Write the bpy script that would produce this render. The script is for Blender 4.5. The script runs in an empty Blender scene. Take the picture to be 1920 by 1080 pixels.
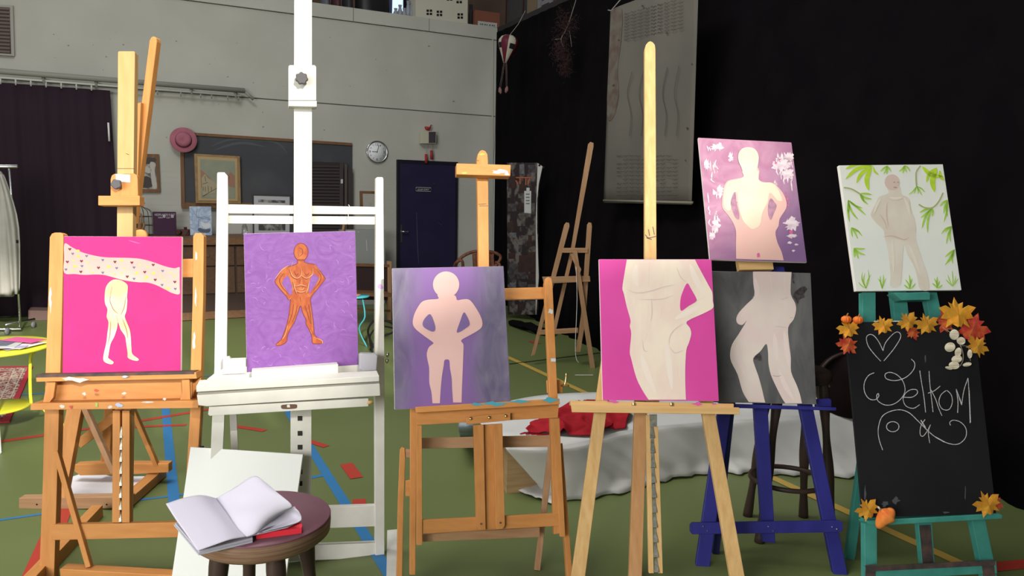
import bpy, math, random
from mathutils import Vector, Matrix, noise
from mathutils.geometry import tessellate_polygon
random.seed(4)
S = bpy.context.scene
C = S.collection
V = Vector
# ------------------------------------------------------------------ camera
H = 1.6; F = 1400.0; PITCH = math.atan(168/1400.0); ROLL = 0.019
cp, sp = math.cos(PITCH), math.sin(PITCH)
fw = V((0, cp, -sp)); r0 = V((1, 0, 0)); u0 = V((0, sp, cp))
rt = r0*math.cos(ROLL) + u0*math.sin(ROLL)
up = u0*math.cos(ROLL) - r0*math.sin(ROLL)
CAM = V((0, 0, H))
cam = bpy.data.cameras.new('camera'); camo = bpy.data.objects.new('camera', cam); C.objects.link(camo)
cam.sensor_width = 36; cam.lens = 36*F/1920; cam.clip_start = 0.05; cam.clip_end = 200
m = Matrix((rt, up, -fw)).transposed().to_4x4(); m.translation = CAM; camo.matrix_world = m
S.camera = camo
# ------------------------------------------------------------------ light and exposure
S.view_settings.view_transform = 'Standard'; S.view_settings.look = 'None'
S.view_settings.gamma = 1; S.view_settings.use_curve_mapping = False
S.view_settings.exposure = 0.0
w = bpy.data.worlds.new('world'); S.world = w; w.use_nodes = True
w.node_tree.nodes['Background'].inputs[0].default_value = (0.93, 0.97, 1.0, 1)
w.node_tree.nodes['Background'].inputs[1].default_value = 0.22
SUND = V((-0.55, 1.0, -0.50)).normalized()
sun = bpy.data.lights.new('sun', 'SUN'); sun.energy = 4.6; sun.angle = math.radians(2.4); sun.color = (1, .94, .84)
so = bpy.data.objects.new('sun', sun); C.objects.link(so)
so.rotation_euler = SUND.to_track_quat('-Z', 'Y').to_euler()
def area(name, loc, tgt, sx, sy, e, col):
    l = bpy.data.lights.new(name, 'AREA'); l.shape = 'RECTANGLE'; l.size = sx; l.size_y = sy; l.energy = e; l.color = col
    o = bpy.data.objects.new(name, l); C.objects.link(o); o.location = loc
    o.rotation_euler = (V(tgt)-V(loc)).to_track_quat('-Z', 'Y').to_euler(); return o
area('daylight_window', (-2.6, -2.7, 2.2), (-0.6, 4, 0.9), 5.0, 2.6, 600, (1, .97, .94))
area('floor_fill', (-2.4, 3.2, 6.5), (-2.0, 4.4, 0), 3.0, 2.4, 330, (1, .98, .93))  # added overhead fill to brighten the floor at left
area('back_wall_fill', (-2.5, 5.5, 7.5), (-2.0, 7.8, 0), 5.0, 4.0, 65, (.97, 1, .98))  # added overhead fill for the back wall

# ------------------------------------------------------------------ geometry helpers
def ray(px, py):
    return (fw*F + rt*(px-960) - up*(py-540)).normalized()
def P(px, py, Y):
    d = ray(px, py); return CAM + d*(Y/d.y)
def G(px, py, z=0.0):
    d = ray(px, py); return CAM + d*((z-H)/d.z)
class Pl:
    def __init__(s, px, py, Y, lean=0.0, yaw=0.0, base=None):
        s.p = base if base is not None else P(px, py, Y)
        a = math.radians(yaw); s.u = V((math.cos(a), math.sin(a), 0))
        s.v = (V((-math.sin(a)*lean, math.cos(a)*lean, 1))).normalized()
        s.n = V((math.sin(a), -math.cos(a), 0)); s.n = s.u.cross(s.v).normalized()
        if s.n.y > 0 and abs(s.n.y) > .2: s.n = -s.n
    def __call__(s, px, py, off=0.0):
        d = ray(px, py); q = s.p + s.n*off
        return CAM + d*((q-CAM).dot(s.n)/d.dot(s.n))
    def foot(s, x0, y0, x1, y1, off=0.0):
        a = s(x0, y0, off); b = s(x1, y1, off)
        q = a + (b-a)*(a.z/(a.z-b.z)); r = q-CAM
        k = F/r.dot(fw); return (960+r.dot(rt)*k, 540-r.dot(up)*k)
def px_of(q):
    r = q-CAM; k = F/r.dot(fw); return (960+r.dot(rt)*k, 540-r.dot(up)*k)

MATS = {}
def srgb(r, g, b):
    f = lambda c: (c/255/12.92) if c/255 <= .04045 else ((c/255+.055)/1.055)**2.4
    return (f(r), f(g), f(b))
def mat(name, col, rough=.6, metal=0.0, col2=None, scale=8.0, stretch=(1, 1, 1), bump=0.0, emis=0.0, ramp=(.35, .65), detail=4, spec=.18, dist=0.0, trans=0.0):
    if name in MATS: return MATS[name]
    mm = bpy.data.materials.new(name); mm.use_nodes = True; nt = mm.node_tree; b = nt.nodes['Principled BSDF']
    b.inputs['Roughness'].default_value = rough; b.inputs['Metallic'].default_value = metal
    b.inputs['Specular IOR Level'].default_value = spec
    b.inputs['Base Color'].default_value = (*col, 1)
    if trans: b.inputs['Transmission Weight'].default_value = trans
    if emis:
        b.inputs['Emission Color'].default_value = (*col, 1); b.inputs['Emission Strength'].default_value = emis
    if col2 is not None or bump:
        tc = nt.nodes.new('ShaderNodeTexCoord'); mp = nt.nodes.new('ShaderNodeMapping'); no = nt.nodes.new('ShaderNodeTexNoise')
        mp.inputs['Scale'].default_value = stretch; no.inputs['Scale'].default_value = scale; no.inputs['Detail'].default_value = detail
        no.inputs['Distortion'].default_value = dist
        nt.links.new(tc.outputs['Object'], mp.inputs[0]); nt.links.new(mp.outputs[0], no.inputs['Vector'])
        if col2 is not None:
            cr = nt.nodes.new('ShaderNodeValToRGB'); cr.color_ramp.elements[0].position = ramp[0]; cr.color_ramp.elements[1].position = ramp[1]
            cr.color_ramp.elements[0].color = (*col, 1); cr.color_ramp.elements[1].color = (*col2, 1)
            nt.links.new(no.outputs[0], cr.inputs[0]); nt.links.new(cr.outputs[0], b.inputs['Base Color'])
        if bump:
            bp = nt.nodes.new('ShaderNodeBump'); bp.inputs['Strength'].default_value = bump; bp.inputs['Distance'].default_value = .01
            nt.links.new(no.outputs[0], bp.inputs['Height']); nt.links.new(bp.outputs[0], b.inputs['Normal'])
    MATS[name] = mm; return mm
def wood(name, c1, c2, axis='z', rough=.5):
    st = {'z': (22, 22, 1.2), 'x': (1.2, 22, 22), 'y': (22, 1.2, 22)}[axis]
    return mat(name+'_'+axis, c1, rough, col2=c2, scale=2.2, stretch=st, bump=.06, ramp=(.3, .72), detail=6)
OR1, OR2 = (.55, .25, .08), (.46, .195, .055)
LT1, LT2 = (.64, .42, .19), (.53, .32, .125)
wo = {a: wood('orange_beech', OR1, OR2, a) for a in 'zxy'}
wl = {a: wood('pale_pine', LT1, LT2, a) for a in 'zxy'}
wb = {a: wood('brown_wood', (.20, .105, .055), (.13, .065, .033), a) for a in 'zxy'}
wf = {a: wood('dim_beech', (.42, .25, .14), (.33, .18, .09), a) for a in 'zxy'}  # dimmer beech: shade of far and rear members put into the colour
white = mat('white_paint', (.62, .61, .565), .6, col2=(.56, .55, .505), scale=9, bump=.08)
blue = mat('blue_paint', (.026, .026, .19), .45, col2=(.020, .020, .15), scale=14, stretch=(1, 1, .2))
teal = mat('teal_paint', (.055, .26, .215), .5, col2=(.04, .21, .175), scale=14)
darkpaint = mat('dark_paint_smears', (.035, .035, .035), .6, col2=(.10, .06, .05), scale=20)
metal = mat('steel', (.6, .6, .6), .3, 1.0)
greymetal = mat('grey_zinc', (.20, .21, .17), .45, .7, col2=(.34, .34, .29), scale=60)
brass = mat('brass', (.7, .55, .28), .3, 1.0)
greyplastic = mat('grey_plastic', (.085, .08, .085), .5)
black = mat('matt_black', (.012, .011, .013), .8)
canvas_side = mat('bare_canvas', (.78, .74, .70), .8)
paper = mat('white_paper', (.47, .455, .53), .85)
chalk = mat('white_chalk', (.62, .60, .62), .95, col2=(.38, .37, .39), scale=160, ramp=(.35, .6))

def mk(name, verts, faces, mt, parent=None, mats=None, fmi=None, smooth=False, bevel=0.0, origin=None):
    c = origin or (sum(verts, V())/len(verts))
    if parent is None and origin is None: c = V((c.x, c.y, min(v.z for v in verts)))
    me = bpy.data.meshes.new(name)
    me.from_pydata([tuple(v-c) for v in verts], [], faces); 
    for x in (mats or [mt]): me.materials.append(x)
    if fmi:
        for p_, i in zip(me.polygons, fmi): p_.material_index = i
    if smooth:
        for p_ in me.polygons: p_.use_smooth = True
    me.update()
    o = bpy.data.objects.new(name, me); C.objects.link(o)
    if parent is not None:
        o.parent = parent; o.location = c - V(parent.matrix_world.translation if not parent.get('_w') else parent['_w'])
        if parent.get('_w') : pass
    else: o.location = c
    o['_w'] = tuple(c)
    if bevel:
        b = o.modifiers.new('bevel', 'BEVEL'); b.width = bevel; b.segments = 2; b.limit_method = 'ANGLE'; b.angle_limit = .7
    return o
def tag(o, label=None, cat=None, group=None, kind=None):
    if label: o['label'] = label
    if cat: o['category'] = cat
    if group: o['group'] = group
    if kind: o['kind'] = kind
    return o
def thing(name, label, cat, loc, group=None):
    o = bpy.data.objects.new(name, None); C.objects.link(o); o.location = loc; o['_w'] = tuple(loc); o.empty_display_size = .1
    return tag(o, label, cat, group)
def prismv(name, pts, ext, mt, parent=None, **k):
    """pts: outline (world, any winding), extruded by vector ext"""
    n = len(pts); tri = tessellate_polygon([pts])
    nn = sum(((pts[b]-pts[a]).cross(pts[c]-pts[a]) for a, b, c in tri), V())
    vs = list(pts)+[q+ext for q in pts]; fs = []
    area2 = V()
    for i in range(n): area2 += pts[i].cross(pts[(i+1) % n])
    flip = area2.dot(ext) > 0
    for t in tri:
        a, b, c = t
        tn = (pts[b]-pts[a]).cross(pts[c]-pts[a])
        if tn.dot(ext) > 0: a, b, c = c, b, a
        fs.append((a, b, c)); fs.append((c+n, b+n, a+n))
    for i in range(n):
        j = (i+1) % n
        fs.append((i, j, j+n, i+n) if flip else (i, i+n, j+n, j))
    # join coplanar caps into ngons for simple outlines
    if n <= 4:
        cap = tuple(range(n)) if not flip else tuple(reversed(range(n)))
        fs = [cap, tuple(reversed([i+n for i in cap]))] + fs[-n:]
    return mk(name, vs, fs, mt, parent, **k)
def prism(name, pl, poly, t, mt, parent=None, off=0.0, bevel=.0, **k):
    pts = [pl(x, y, off) for x, y in poly]
    return prismv(name, pts, -pl.n*t, mt, parent, bevel=bevel, **k)
def bar(name, pl, x0, y0, x1, y1, wpx, t, mt, parent=None, off=0.0, bevel=.002):
    dx, dy = x1-x0, y1-y0; L = math.hypot(dx, dy); a, b = -dy/L*wpx/2, dx/L*wpx/2
    return prism(name, pl, [(x0+a, y0+b), (x1+a, y1+b), (x1-a, y1-b), (x0-a, y0-b)], t, mt, parent, off, bevel)
def beam(name, A, B, w_, t_, mt, parent=None, side=None, bevel=.002):
    d = (B-A).normalized(); s = side or d.cross(V((0, -1, 0)))
    s = (s - d*s.dot(d)).normalized(); n = d.cross(s).normalized()
    pts = [A+s*w_/2+n*t_/2, B+s*w_/2+n*t_/2, B-s*w_/2+n*t_/2, A-s*w_/2+n*t_/2]
    return prismv(name, pts, -n*t_, mt, parent, bevel=bevel)
def boxw(name, lo, hi, mt, parent=None, bevel=0.0):
    x0, y0, z0 = lo; x1, y1, z1 = hi
    return prismv(name, [V((x0, y0, z0)), V((x1, y0, z0)), V((x1, y0, z1)), V((x0, y0, z1))], V((0, y1-y0, 0)), mt, parent, bevel=bevel)
def smooth(pts, n=4, closed=True):
    out = []; N = len(pts)
    rng = range(N if closed else N-1)
    for i in rng:
        g = (lambda j: pts[j % N]) if closed else (lambda j: pts[max(0, min(N-1, j))])
        p0, p1, p2, p3 = g(i-1), g(i), g(i+1), g(i+2)
        if closed and tuple(p1) == tuple(p2): continue
        for k in range(n):
            t = k/n
            out.append(tuple(.5*((2*b)+(-a+c)*t+(2*a-5*b+4*c-d)*t*t+(-a+3*b-3*c+d)*t**3) for a, b, c, d in zip(p0, p1, p2, p3)))
    if not closed: out.append(tuple(pts[-1])); return out
    q = [out[0]]
    for o_ in out[1:]:
        if max(abs(a-b) for a, b in zip(o_, q[-1])) > 1e-4: q.append(o_)
    if len(q) > 2 and max(abs(a-b) for a, b in zip(q[0], q[-1])) < 1e-4: q.pop()
    return q
def patch(name, pl, poly, mt, parent, off, sm=4):
    q = smooth(poly, sm) if sm else poly
    pts = [pl(x, y, off) for x, y in q]
    fs = []
    for a, b, c in tessellate_polygon([pts]):
        if (pts[b]-pts[a]).cross(pts[c]-pts[a]).dot(pl.n) < 0: a, b, c = c, b, a
        fs.append((a, b, c))
    return mk(name, pts, fs, mt, parent)
def multipatch(name, pl, polys, mt, parent, off, sm=0, n1=30):
    if 1 < len(polys) <= n1:
        return [multipatch(name, pl, [p_], mt, parent, off, sm) for p_ in polys][-1]
    vs, fs = [], []
    for poly in polys:
        q = smooth(poly, sm) if sm else poly
        pts = [pl(x, y, off) for x, y in q]; k = len(vs)
        for a, b, c in tessellate_polygon([pts]):
            if (pts[b]-pts[a]).cross(pts[c]-pts[a]).dot(pl.n) < 0: a, b, c = c, b, a
            fs.append((a+k, b+k, c+k))
        vs += pts
    o_ = mk(name, vs, fs, mt, parent)
    if len(polys) > 1: o_['kind'] = 'stuff'
    return o_
def ribbon_poly(pts, wd, taper=0, sm=4):
    q = smooth(pts, sm, closed=False) if sm and len(pts) > 2 else pts
    L, R = [], []
    for i, p in enumerate(q):
        a = q[max(0, i-1)]; b = q[min(len(q)-1, i+1)]
        dx, dy = b[0]-a[0], b[1]-a[1]; l = math.hypot(dx, dy) or 1
        s = i/(len(q)-1); ww = wd/2*(1-taper*(abs(2*s-1))**2)
        L.append((p[0]-dy/l*ww, p[1]+dx/l*ww)); R.append((p[0]+dy/l*ww, p[1]-dx/l*ww))
    return L, R
def strokes(name, pl, lines, wd, mt, parent, off, taper=0, sm=4, n1=26):
    if 1 < len(lines) <= n1:
        return [strokes(name, pl, [l_], wd, mt, parent, off, taper, sm) for l_ in lines][-1]
    vs, fs = [], []
    for ln in lines:
        L, R = ribbon_poly(ln, wd, taper, sm); k = len(vs); n = len(L)
        vs += [pl(x, y, off) for x, y in L]+[pl(x, y, off) for x, y in R]
        for i in range(n-1): fs.append((k+i, k+i+1, k+n+i+1, k+n+i))
    o_ = mk(name, vs, fs, mt, parent)
    if len(lines) > 1: o_['kind'] = 'stuff'
    return o_
def tube(name, pts, r, mt, parent=None, sides=8, sm=4, closed=False, rfun=None):
    q = [V(p) for p in (smooth([tuple(p) for p in pts], sm, closed) if sm and len(pts) > 2 else pts)]
    vs, fs = [], []; N = len(q); nrm = None
    for i, p in enumerate(q):
        a = q[(i-1) % N] if closed else q[max(0, i-1)]; b = q[(i+1) % N] if closed else q[min(N-1, i+1)]
        d = (b-a).normalized()
        if nrm is None: nrm = d.orthogonal().normalized()
        nrm = (nrm-d*nrm.dot(d)).normalized(); bn = d.cross(nrm)
        rr = rfun(i/(N-1))*r if rfun else r
        for k in range(sides):
            t = 2*math.pi*k/sides; vs.append(p+(nrm*math.cos(t)+bn*math.sin(t))*rr)
    M = N if closed else N-1
    for i in range(M):
        for k in range(sides):
            j = (i+1) % N; l = (k+1) % sides
            fs.append((i*sides+k, i*sides+l, j*sides+l, j*sides+k))
    if not closed:
        fs.append(tuple(reversed(range(sides)))); fs.append(tuple((N-1)*sides+k for k in range(sides)))
    return mk(name, vs, fs, mt, parent, smooth=True)
def lathe(name, prof, base, mt, parent=None, cap=True, axis=V((0, 0, 1)), seg=24, rib=0.0, ribn=8, sq=None, mats=None, mfun=None):
    axis = axis.normalized(); a = axis.orthogonal().normalized() if abs(axis.z) < .99 else V((1, 0, 0)); b = axis.cross(a)
    vs, fs, mi = [], [], []
    for r, z in prof:
        for k in range(seg):
            t = 2*math.pi*k/seg; rr = r*(1-rib*abs(math.sin(t*ribn/2))**.7*(-1) - rib) if rib else r
            vs.append(base+axis*z+(a*math.cos(t)+b*math.sin(t))*rr)
    for i in range(len(prof)-1):
        for k in range(seg):
            l = (k+1) % seg; fs.append((i*seg+k, i*seg+l, (i+1)*seg+l, (i+1)*seg+k))
            mi.append(mfun(i, k) if mfun else 0)
    n = len(prof)-1
    if cap and prof[0][0] > 1e-5: fs.append(tuple(reversed(range(seg)))); mi.append(0)
    if cap and prof[-1][0] > 1e-5: fs.append(tuple(n*seg+k for k in range(seg))); mi.append(0)
    return mk(name, vs, fs, mt, parent, smooth=True, mats=mats, fmi=mi)
def grid(name, rows, mt, parent=None, smooth_=True, thick=0.0, sub=0):
    n, k = len(rows), len(rows[0]); vs = [V(p) for r in rows for p in r]
    fs = [(i*k+j, i*k+j+1, (i+1)*k+j+1, (i+1)*k+j) for i in range(n-1) for j in range(k-1)]
    o = mk(name, vs, fs, mt, parent, smooth=smooth_)
    if thick:
        s = o.modifiers.new('solid', 'SOLIDIFY'); s.thickness = thick; s.offset = -1
    if sub:
        s = o.modifiers.new('sub', 'SUBSURF'); s.levels = sub; s.render_levels = sub
    return o
def loft(pts_rows, nu, nv):
    """pts_rows: control rows of 3d tuples -> resampled dense grid by catmull-rom"""
    rows = [smooth([tuple(p) for p in r], nu, closed=False) for r in pts_rows]
    cols = list(zip(*rows))
    dc = [smooth(list(c), nv, closed=False) for c in cols]
    return [[V(p) for p in r] for r in zip(*dc)]
def ell(cx, cy, rx, ry, n=24, rot=0.0):
    c, s = math.cos(rot), math.sin(rot)
    return [(cx+rx*math.cos(t)*c-ry*math.sin(t)*s, cy+rx*math.cos(t)*s+ry*math.sin(t)*c) for t in [2*math.pi*i/n for i in range(n)]]
def Z(ox, oy, sc, pts): return [(ox+x/sc, oy+y/sc) for x, y in pts]
def text(name, s, pl, px, py, hpx, mt, parent, off, wpx=None):
    """flat lettering; (px,py) lower left corner in the plane"""
    cu = bpy.data.curves.new(name, 'FONT'); cu.body = s; cu.size = 1
    o = bpy.data.objects.new(name+'_tmp', cu); C.objects.link(o)
    bpy.context.view_layer.update()
    me = bpy.data.meshes.new_from_object(o.evaluated_get(bpy.context.evaluated_depsgraph_get()))
    bpy.data.objects.remove(o); vs = [v.co.copy() for v in me.vertices]
    fs = [tuple(p_.vertices) for p_ in me.polygons]
    xs = [v.x for v in vs]; ys = [v.y for v in vs]; x0, y0 = min(xs), min(ys); hh = max(ys)-y0; ww = max(xs)-x0
    A = pl(px, py, off); U = pl(px, py-hpx, off)-A; R = (pl(px+(wpx or hpx*ww/hh), py, off)-A)
    out = [A+R*((v.x-x0)/ww)+U*((v.y-y0)/hh) for v in vs]
    return mk(name, out, fs, mt, parent)
def knob_star(name, c, n, r, h, mt, parent, lobes=6):
    a = n.orthogonal().normalized(); b = n.cross(a); vs = []; seg = lobes*6
    for z, k in ((0, .35), (h*.45, .35), (h*.5, .9), (h*.62, 1), (h*.9, 1), (h, .85)):
        for i in range(seg):
            t = 2*math.pi*i/seg; rr = r*k*(1-.16*(1+math.cos(t*lobes))/2 if k > .5 else 1)
            vs.append(c+n*z+(a*math.cos(t)+b*math.sin(t))*rr)
    fs = [(i*seg+k, i*seg+(k+1) % seg, (i+1)*seg+(k+1) % seg, (i+1)*seg+k) for i in range(5) for k in range(seg)]
    fs += [tuple(5*seg+k for k in range(seg)), tuple(reversed(range(seg)))]
    return mk(name, vs, fs, mt, parent)
def bolt(pl, px, py, parent, off, r=.007, mt=None, name='bolt'):
    return lathe(name, [(r, 0), (r, .004), (r*.7, .008), (0, .009)], pl(px, py, off), mt or brass, parent, axis=pl.n, seg=12)

# ================================================================== setting
wall_m = mat('painted_wall', (.405, .405, .365), .85, col2=(.455, .45, .41), scale=1.3, bump=.03)
W = Pl(800, 369, 11.95, 0, 28)               # back wall plane
def structure(o): o['kind'] = 'structure'; return o
def wpoint(px, z, off=0.0):
    q = W(px, 400, off); return V((q.x, q.y, z))
fl = mat('sports_floor', (.118, .15, .05), .42, col2=(.135, .168, .06), scale=.8, bump=.0, spec=.35)
A_ = W(-350, 400); Cn = W(926, 400)
# floor
structure(mk('floor', [V((-9, -3.2, 0)), V((6, -3.2, 0)), V((6, 14, 0)), V((-9, 14, 0))], [(0, 1, 2, 3)], fl, origin=V((0, 0, 0))))
floor = bpy.data.objects['floor']
# wall: lower and upper concrete panels with an open joint, coping pieces
def wallslab(name, x0, x1, z0, z1, t=.2, off=0.0, mt=wall_m, parent=None, zz=None):
    a, b = wpoint(x0, z0, off), wpoint(x1, z0, off)
    c, d = V((b.x, b.y, z1)), V((a.x, a.y, z1))
    return prismv(name, [a, b, c, d], -W.n*t, mt, parent)
zj = W(700, 201).z; zt = W(700, 46).z; zc = W(700, 34).z
wb_ = thing('wall_back', None, None, (Cn.x, Cn.y, 0)); structure(wb_)
wallslab('panel', -350, 926, 0, zj-.008, parent=wb_)
wallslab('panel', -350, 926, zj+.008, zt-.004, parent=wb_)
wallslab('joint', -350, 926, zj-.01, zt+.01, t=.1, off=-.03, mt=mat('joint_dark', (.20, .20, .18), .9), parent=wb_)
for a, b in ((-350, 150), (150.5, 375), (375.5, 664.5), (665.5, 802.5), (803.5, 927)):
    wallslab('coping', a, b, zt+.004, zc+.10, t=.35, off=.03, parent=wb_)
mark = mat('wall_pock_marks', (.22, .21, .18), .9)
pk = []
for i in range(60):
    x = random.uniform(20, 915); y = random.uniform(60, 290)
    r = random.choice([.7, .9, 1.3, 1.8]); pk.append(ell(x, y, r*random.uniform(.6, 1.4), r*.8, 6))
multipatch('pock_marks', W, pk, mark, wb_, .002)
strokes('hairline_crack', W, [[(930, 170), (928, 260), (925, 300), (922, 360), (921, 420)], [(910, 330), (912, 345)]], 1.0, mark, wb_, .003)
# faint painted block courses low on the wall
cl = []
for k in range(16):
    y0 = 300+k*11; 
    cl.append([(60, y0-6-(300-y0)*0), (920, y0+18-(k*2.2))])
strokes('block_course', W, cl, .5, mat('course_shade', (.44, .45, .41), .9), wb_, .002, sm=0)
strokes('corner_trim', W, [[(924, 66), (922.5, 500)]], 3, mat('corner_bead', (.42, .42, .37), .6), wb_, .02, sm=0)

# upper room behind the ledge
up_m = mat('upper_brown_wall', (.16, .10, .075), .9, col2=(.12, .08, .06), scale=2)
q = [wpoint(-350, 4.0, -3.0), wpoint(1250, 4.0, -3.0)]
structure(prismv('wall_upper', [q[0], q[1], q[1]+V((0, 0, 4)), q[0]+V((0, 0, 4))], -W.n*.2, up_m))
mz = [wpoint(-350, zc+.0, -.3), wpoint(926, zc+.0, -.3), wpoint(1250, zc, -3.0), wpoint(-350, zc, -3.0)]
structure(prismv('floor_upper', mz, V((0, 0, -.2)), up_m))

# black drape on the right-hand side: hung high, kicked out at the floor
drape_m = mat('black_molton', (.0035, .0028, .0036), .95, col2=(.0048, .0038, .0048), scale=3, spec=.04)
dirt = V((.44, -.898, 0))
top = []; bot = []
NB = 180
bpx = [(926, 566), (975, 582), (1042, 620), (1125, 657), (1300, 722), (1500, 797), (1700, 868), (1875, 935), (2050, 1010), (2400, 1150)]
bw = [G(x, y) for x, y in bpx]
Ls = [0]
for i in range(1, len(bw)): Ls.append(Ls[-1]+(bw[i]-bw[i-1]).length)
def botat(s):
    s *= Ls[-1]
    for i in range(1, len(bw)):
        if s <= Ls[i] or i == len(bw)-1:
            f_ = (s-Ls[i-1])/(Ls[i]-Ls[i-1]); return bw[i-1].lerp(bw[i], f_)
zled = W(926, 62).z
rows = [[] for _ in range(9)]
t0 = wpoint(927, zled, .06)
for i in range(NB+1):
    s = i/NB; b_ = botat(s); b_ = V((b_.x, b_.y, .0)); T = t0+dirt*(s*10.5)
    for k in range(9):
        f_ = k/8; p_ = T.lerp(b_, f_); amp = .022*math.sin(i*1.05+math.sin(i*.23)*2)*(0.35+.65*f_)
        rows[k].append(p_+V((-.898, -.44, 0))*amp)
dr = structure(grid('wall_right', rows, drape_m, thick=.01))
tag(dr)
# right ledge above the drape with its front board
la, lb = t0+V((.0, .05, 0)), t0+dirt*10.5
prm = structure(prismv('trim_1', [la, lb, lb+V((0, 0, .09)), la+V((0, 0, .09))], V((.898, .44, 0))*.4, mat('ledge_dark', (.03, .027, .028), .8)))

# unseen sun blocker added behind the camera, its opening shaped to the wanted lit area
def back_to(q, Y): return q + SUND*((Y-q.y)/SUND.y)
Yw = -3.0
wl_m = mat('blocker_grey', (.45, .44, .42), .9)
pa = [(560, 765), (650, 745), (700, 610), (820, 545), (960, 500), (1180, 440), (1420, 415), (1640, 330)]
sill = [back_to(P(x, y, 3.15), Yw) for x, y in pa]  # lower blocker edge, traced back along the sun from the wanted shadow line
sill = [(q_.x, q_.z) for q_ in sill]
pts = [V((-14, Yw, 0)), V((-14, Yw, sill[0][1]))]+[V((x, Yw, z)) for x, z in sill]+[V((sill[-1][0]+.1, Yw, 6.3)), V((14, Yw, 6.3)), V((14, Yw, 0))]
structure(prismv('sun_blocker', pts, V((0, -.2, 0)), wl_m))
structure(prismv('sun_blocker', [V((-14, Yw, 6.3)), V((14, Yw, 6.3)), V((14, Yw, 16)), V((-14, Yw, 16))], V((0, -.2, 0)), wl_m))

# ------------------------------------------------------------------ court lines, thin painted tape on the floor
LZ = [.001]
def line(pts, wd, m_, z=.0015, sm=0):
    LZ[0] += .00015; z = LZ[0]
    q = smooth(pts, 4, closed=False) if sm else pts
    g = [G(x, y) for x, y in q]; L, R = [], []
    for i, p_ in enumerate(g):
        d = (g[min(len(g)-1, i+1)]-g[max(0, i-1)]).normalized(); s_ = V((-d.y, d.x, 0))*wd/2
        L.append(p_+s_+V((0, 0, z))); R.append(p_-s_+V((0, 0, z)))
    n = len(g); return mk('court_line', L+R, [(i, n+i, n+i+1, i+1) for i in range(n-1)], m_, floor)
red_l = mat('red_court_paint', (.40, .045, .03), .5); blu_l = mat('blue_court_paint', (.035, .17, .38), .5)
yel_l = mat('yellow_court_paint', (.48, .32, .07), .5); whi_l = mat('white_court_paint', (.5, .5, .42), .5); drk_l = mat('dark_joint', (.03, .035, .015), .7)
line([(533, 760), (587, 848), (697, 1024), (745, 1100)], .055, blu_l)
line([(310, 760), (318, 850), (327, 945)], .055, blu_l)
line([(583, 896), (607, 891)], .035, blu_l)
line([(-60, 984), (120, 958), (245, 940), (340, 928), (420, 918)], .022, blu_l, sm=1)
line([(-20, 745), (90, 737), (160, 733)], .03, blu_l); line([(95, 745), (170, 741)], .03, blu_l)
line([(100, 713), (400, 705)], .02, blu_l)
line([(-40, 834), (115, 812), (260, 790), (420, 763), (600, 735)], .05, red_l)
line([(250, 801), (350, 797)], .04, red_l); line([(437, 799), (497, 808)], .05, red_l)
line([(55, 1100), (118, 955)], .09, red_l)
for a in ([(575, 826), (612, 838)], [(649, 870), (669, 897)], [(661, 943), (686, 941)], [(1840, 1066), (1990, 1052)], [(995, 640), (1010, 645)]): line(a, .075 if a[0][0] > 640 else .05, red_l)
line([(930, 660), (965, 676), (1100, 738), (1450, 897), (1807, 1060), (1900, 1103)], .06, yel_l)
line([(1078, 704), (1112, 704)], .035, whi_l); line([(955, 683), (1125, 662)], .03, drk_l)

# ------------------------------------------------------------------ canvases and their painted layers
def canvas(name, label, pl, cor, t, m_, group='painted canvases of posing figures'):
    pts = [pl(x, y, .0) for x, y in cor]
    b = (pts[2]+pts[3])/2 - pl.n*t/2
    r = thing(name, label, 'painting', b, group)
    v = pts+[q-pl.n*t for q in pts]
    mk('canvas', v, [(0, 3, 2, 1), (4, 5, 6, 7), (0, 1, 5, 4), (1, 2, 6, 5), (2, 3, 7, 6), (3, 0, 4, 7)], m_, r,
       mats=[m_, canvas_side], fmi=[0, 1, 1, 1, 1, 1], bevel=.0015)
    return r
# easel 1 ---------------------------------------------------------- planes
E1 = Pl(230, 700, 3.05, .12, 8)
C1 = Pl(230, 700, 3.02, .12, 8)
pinkA = mat('hot_pink_paint', (.45, .022, .165), .6, col2=(.39, .018, .14), scale=5, stretch=(1, 1, .6), bump=.1, ramp=(.3, .7), dist=1.5)
c1 = canvas('canvas_painting', 'hot pink canvas with a walking pale figure under a band of hearts', C1, [(120, 443), (341, 444), (339, 700), (117, 704)], .018, pinkA)
z1 = lambda p: Z(100, 430, 3.723, p)
patch('painted_band', C1, z1([(78, 100), (130, 125), (200, 160), (280, 182), (360, 195), (450, 198), (540, 200), (620, 208), (700, 230), (780, 258), (845, 272), (880, 264), (882, 300), (882, 400), (880, 452), (830, 445), (780, 420), (720, 390), (660, 372), (600, 370), (530, 362), (470, 350), (400, 330), (350, 318), (290, 315), (220, 318), (150, 312), (76, 303), (76, 200)]),
      mat('pale_pink_band', (.43, .28, .26), .5, col2=(.50, .37, .32), scale=4), c1, .0012)
redm = mat('heart_red', (.14, .01, .03), .5); blum = mat('heart_blue', (.10, .10, .20), .5); yelm = mat('dot_yellow', (.55, .43, .06), .5)
def heart(x, y, r): return [(x, y+r), (x-r, y-.1*r), (x-r*.85, y-.7*r), (x-r*.4, y-.8*r), (x, y-.3*r), (x+r*.4, y-.8*r), (x+r*.85, y-.7*r), (x+r, y-.1*r)]
rh = [(115, 138), (98, 227), (196, 222), (192, 296), (315, 268), (430, 227), (548, 232), (516, 330), (638, 298), (697, 248), (711, 352), (848, 367)]
bh = [(135, 170), (232, 186), (345, 214), (200, 256), (88, 280), (345, 302), (442, 270), (563, 266), (563, 345), (763, 290), (759, 388), (851, 415)]
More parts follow.
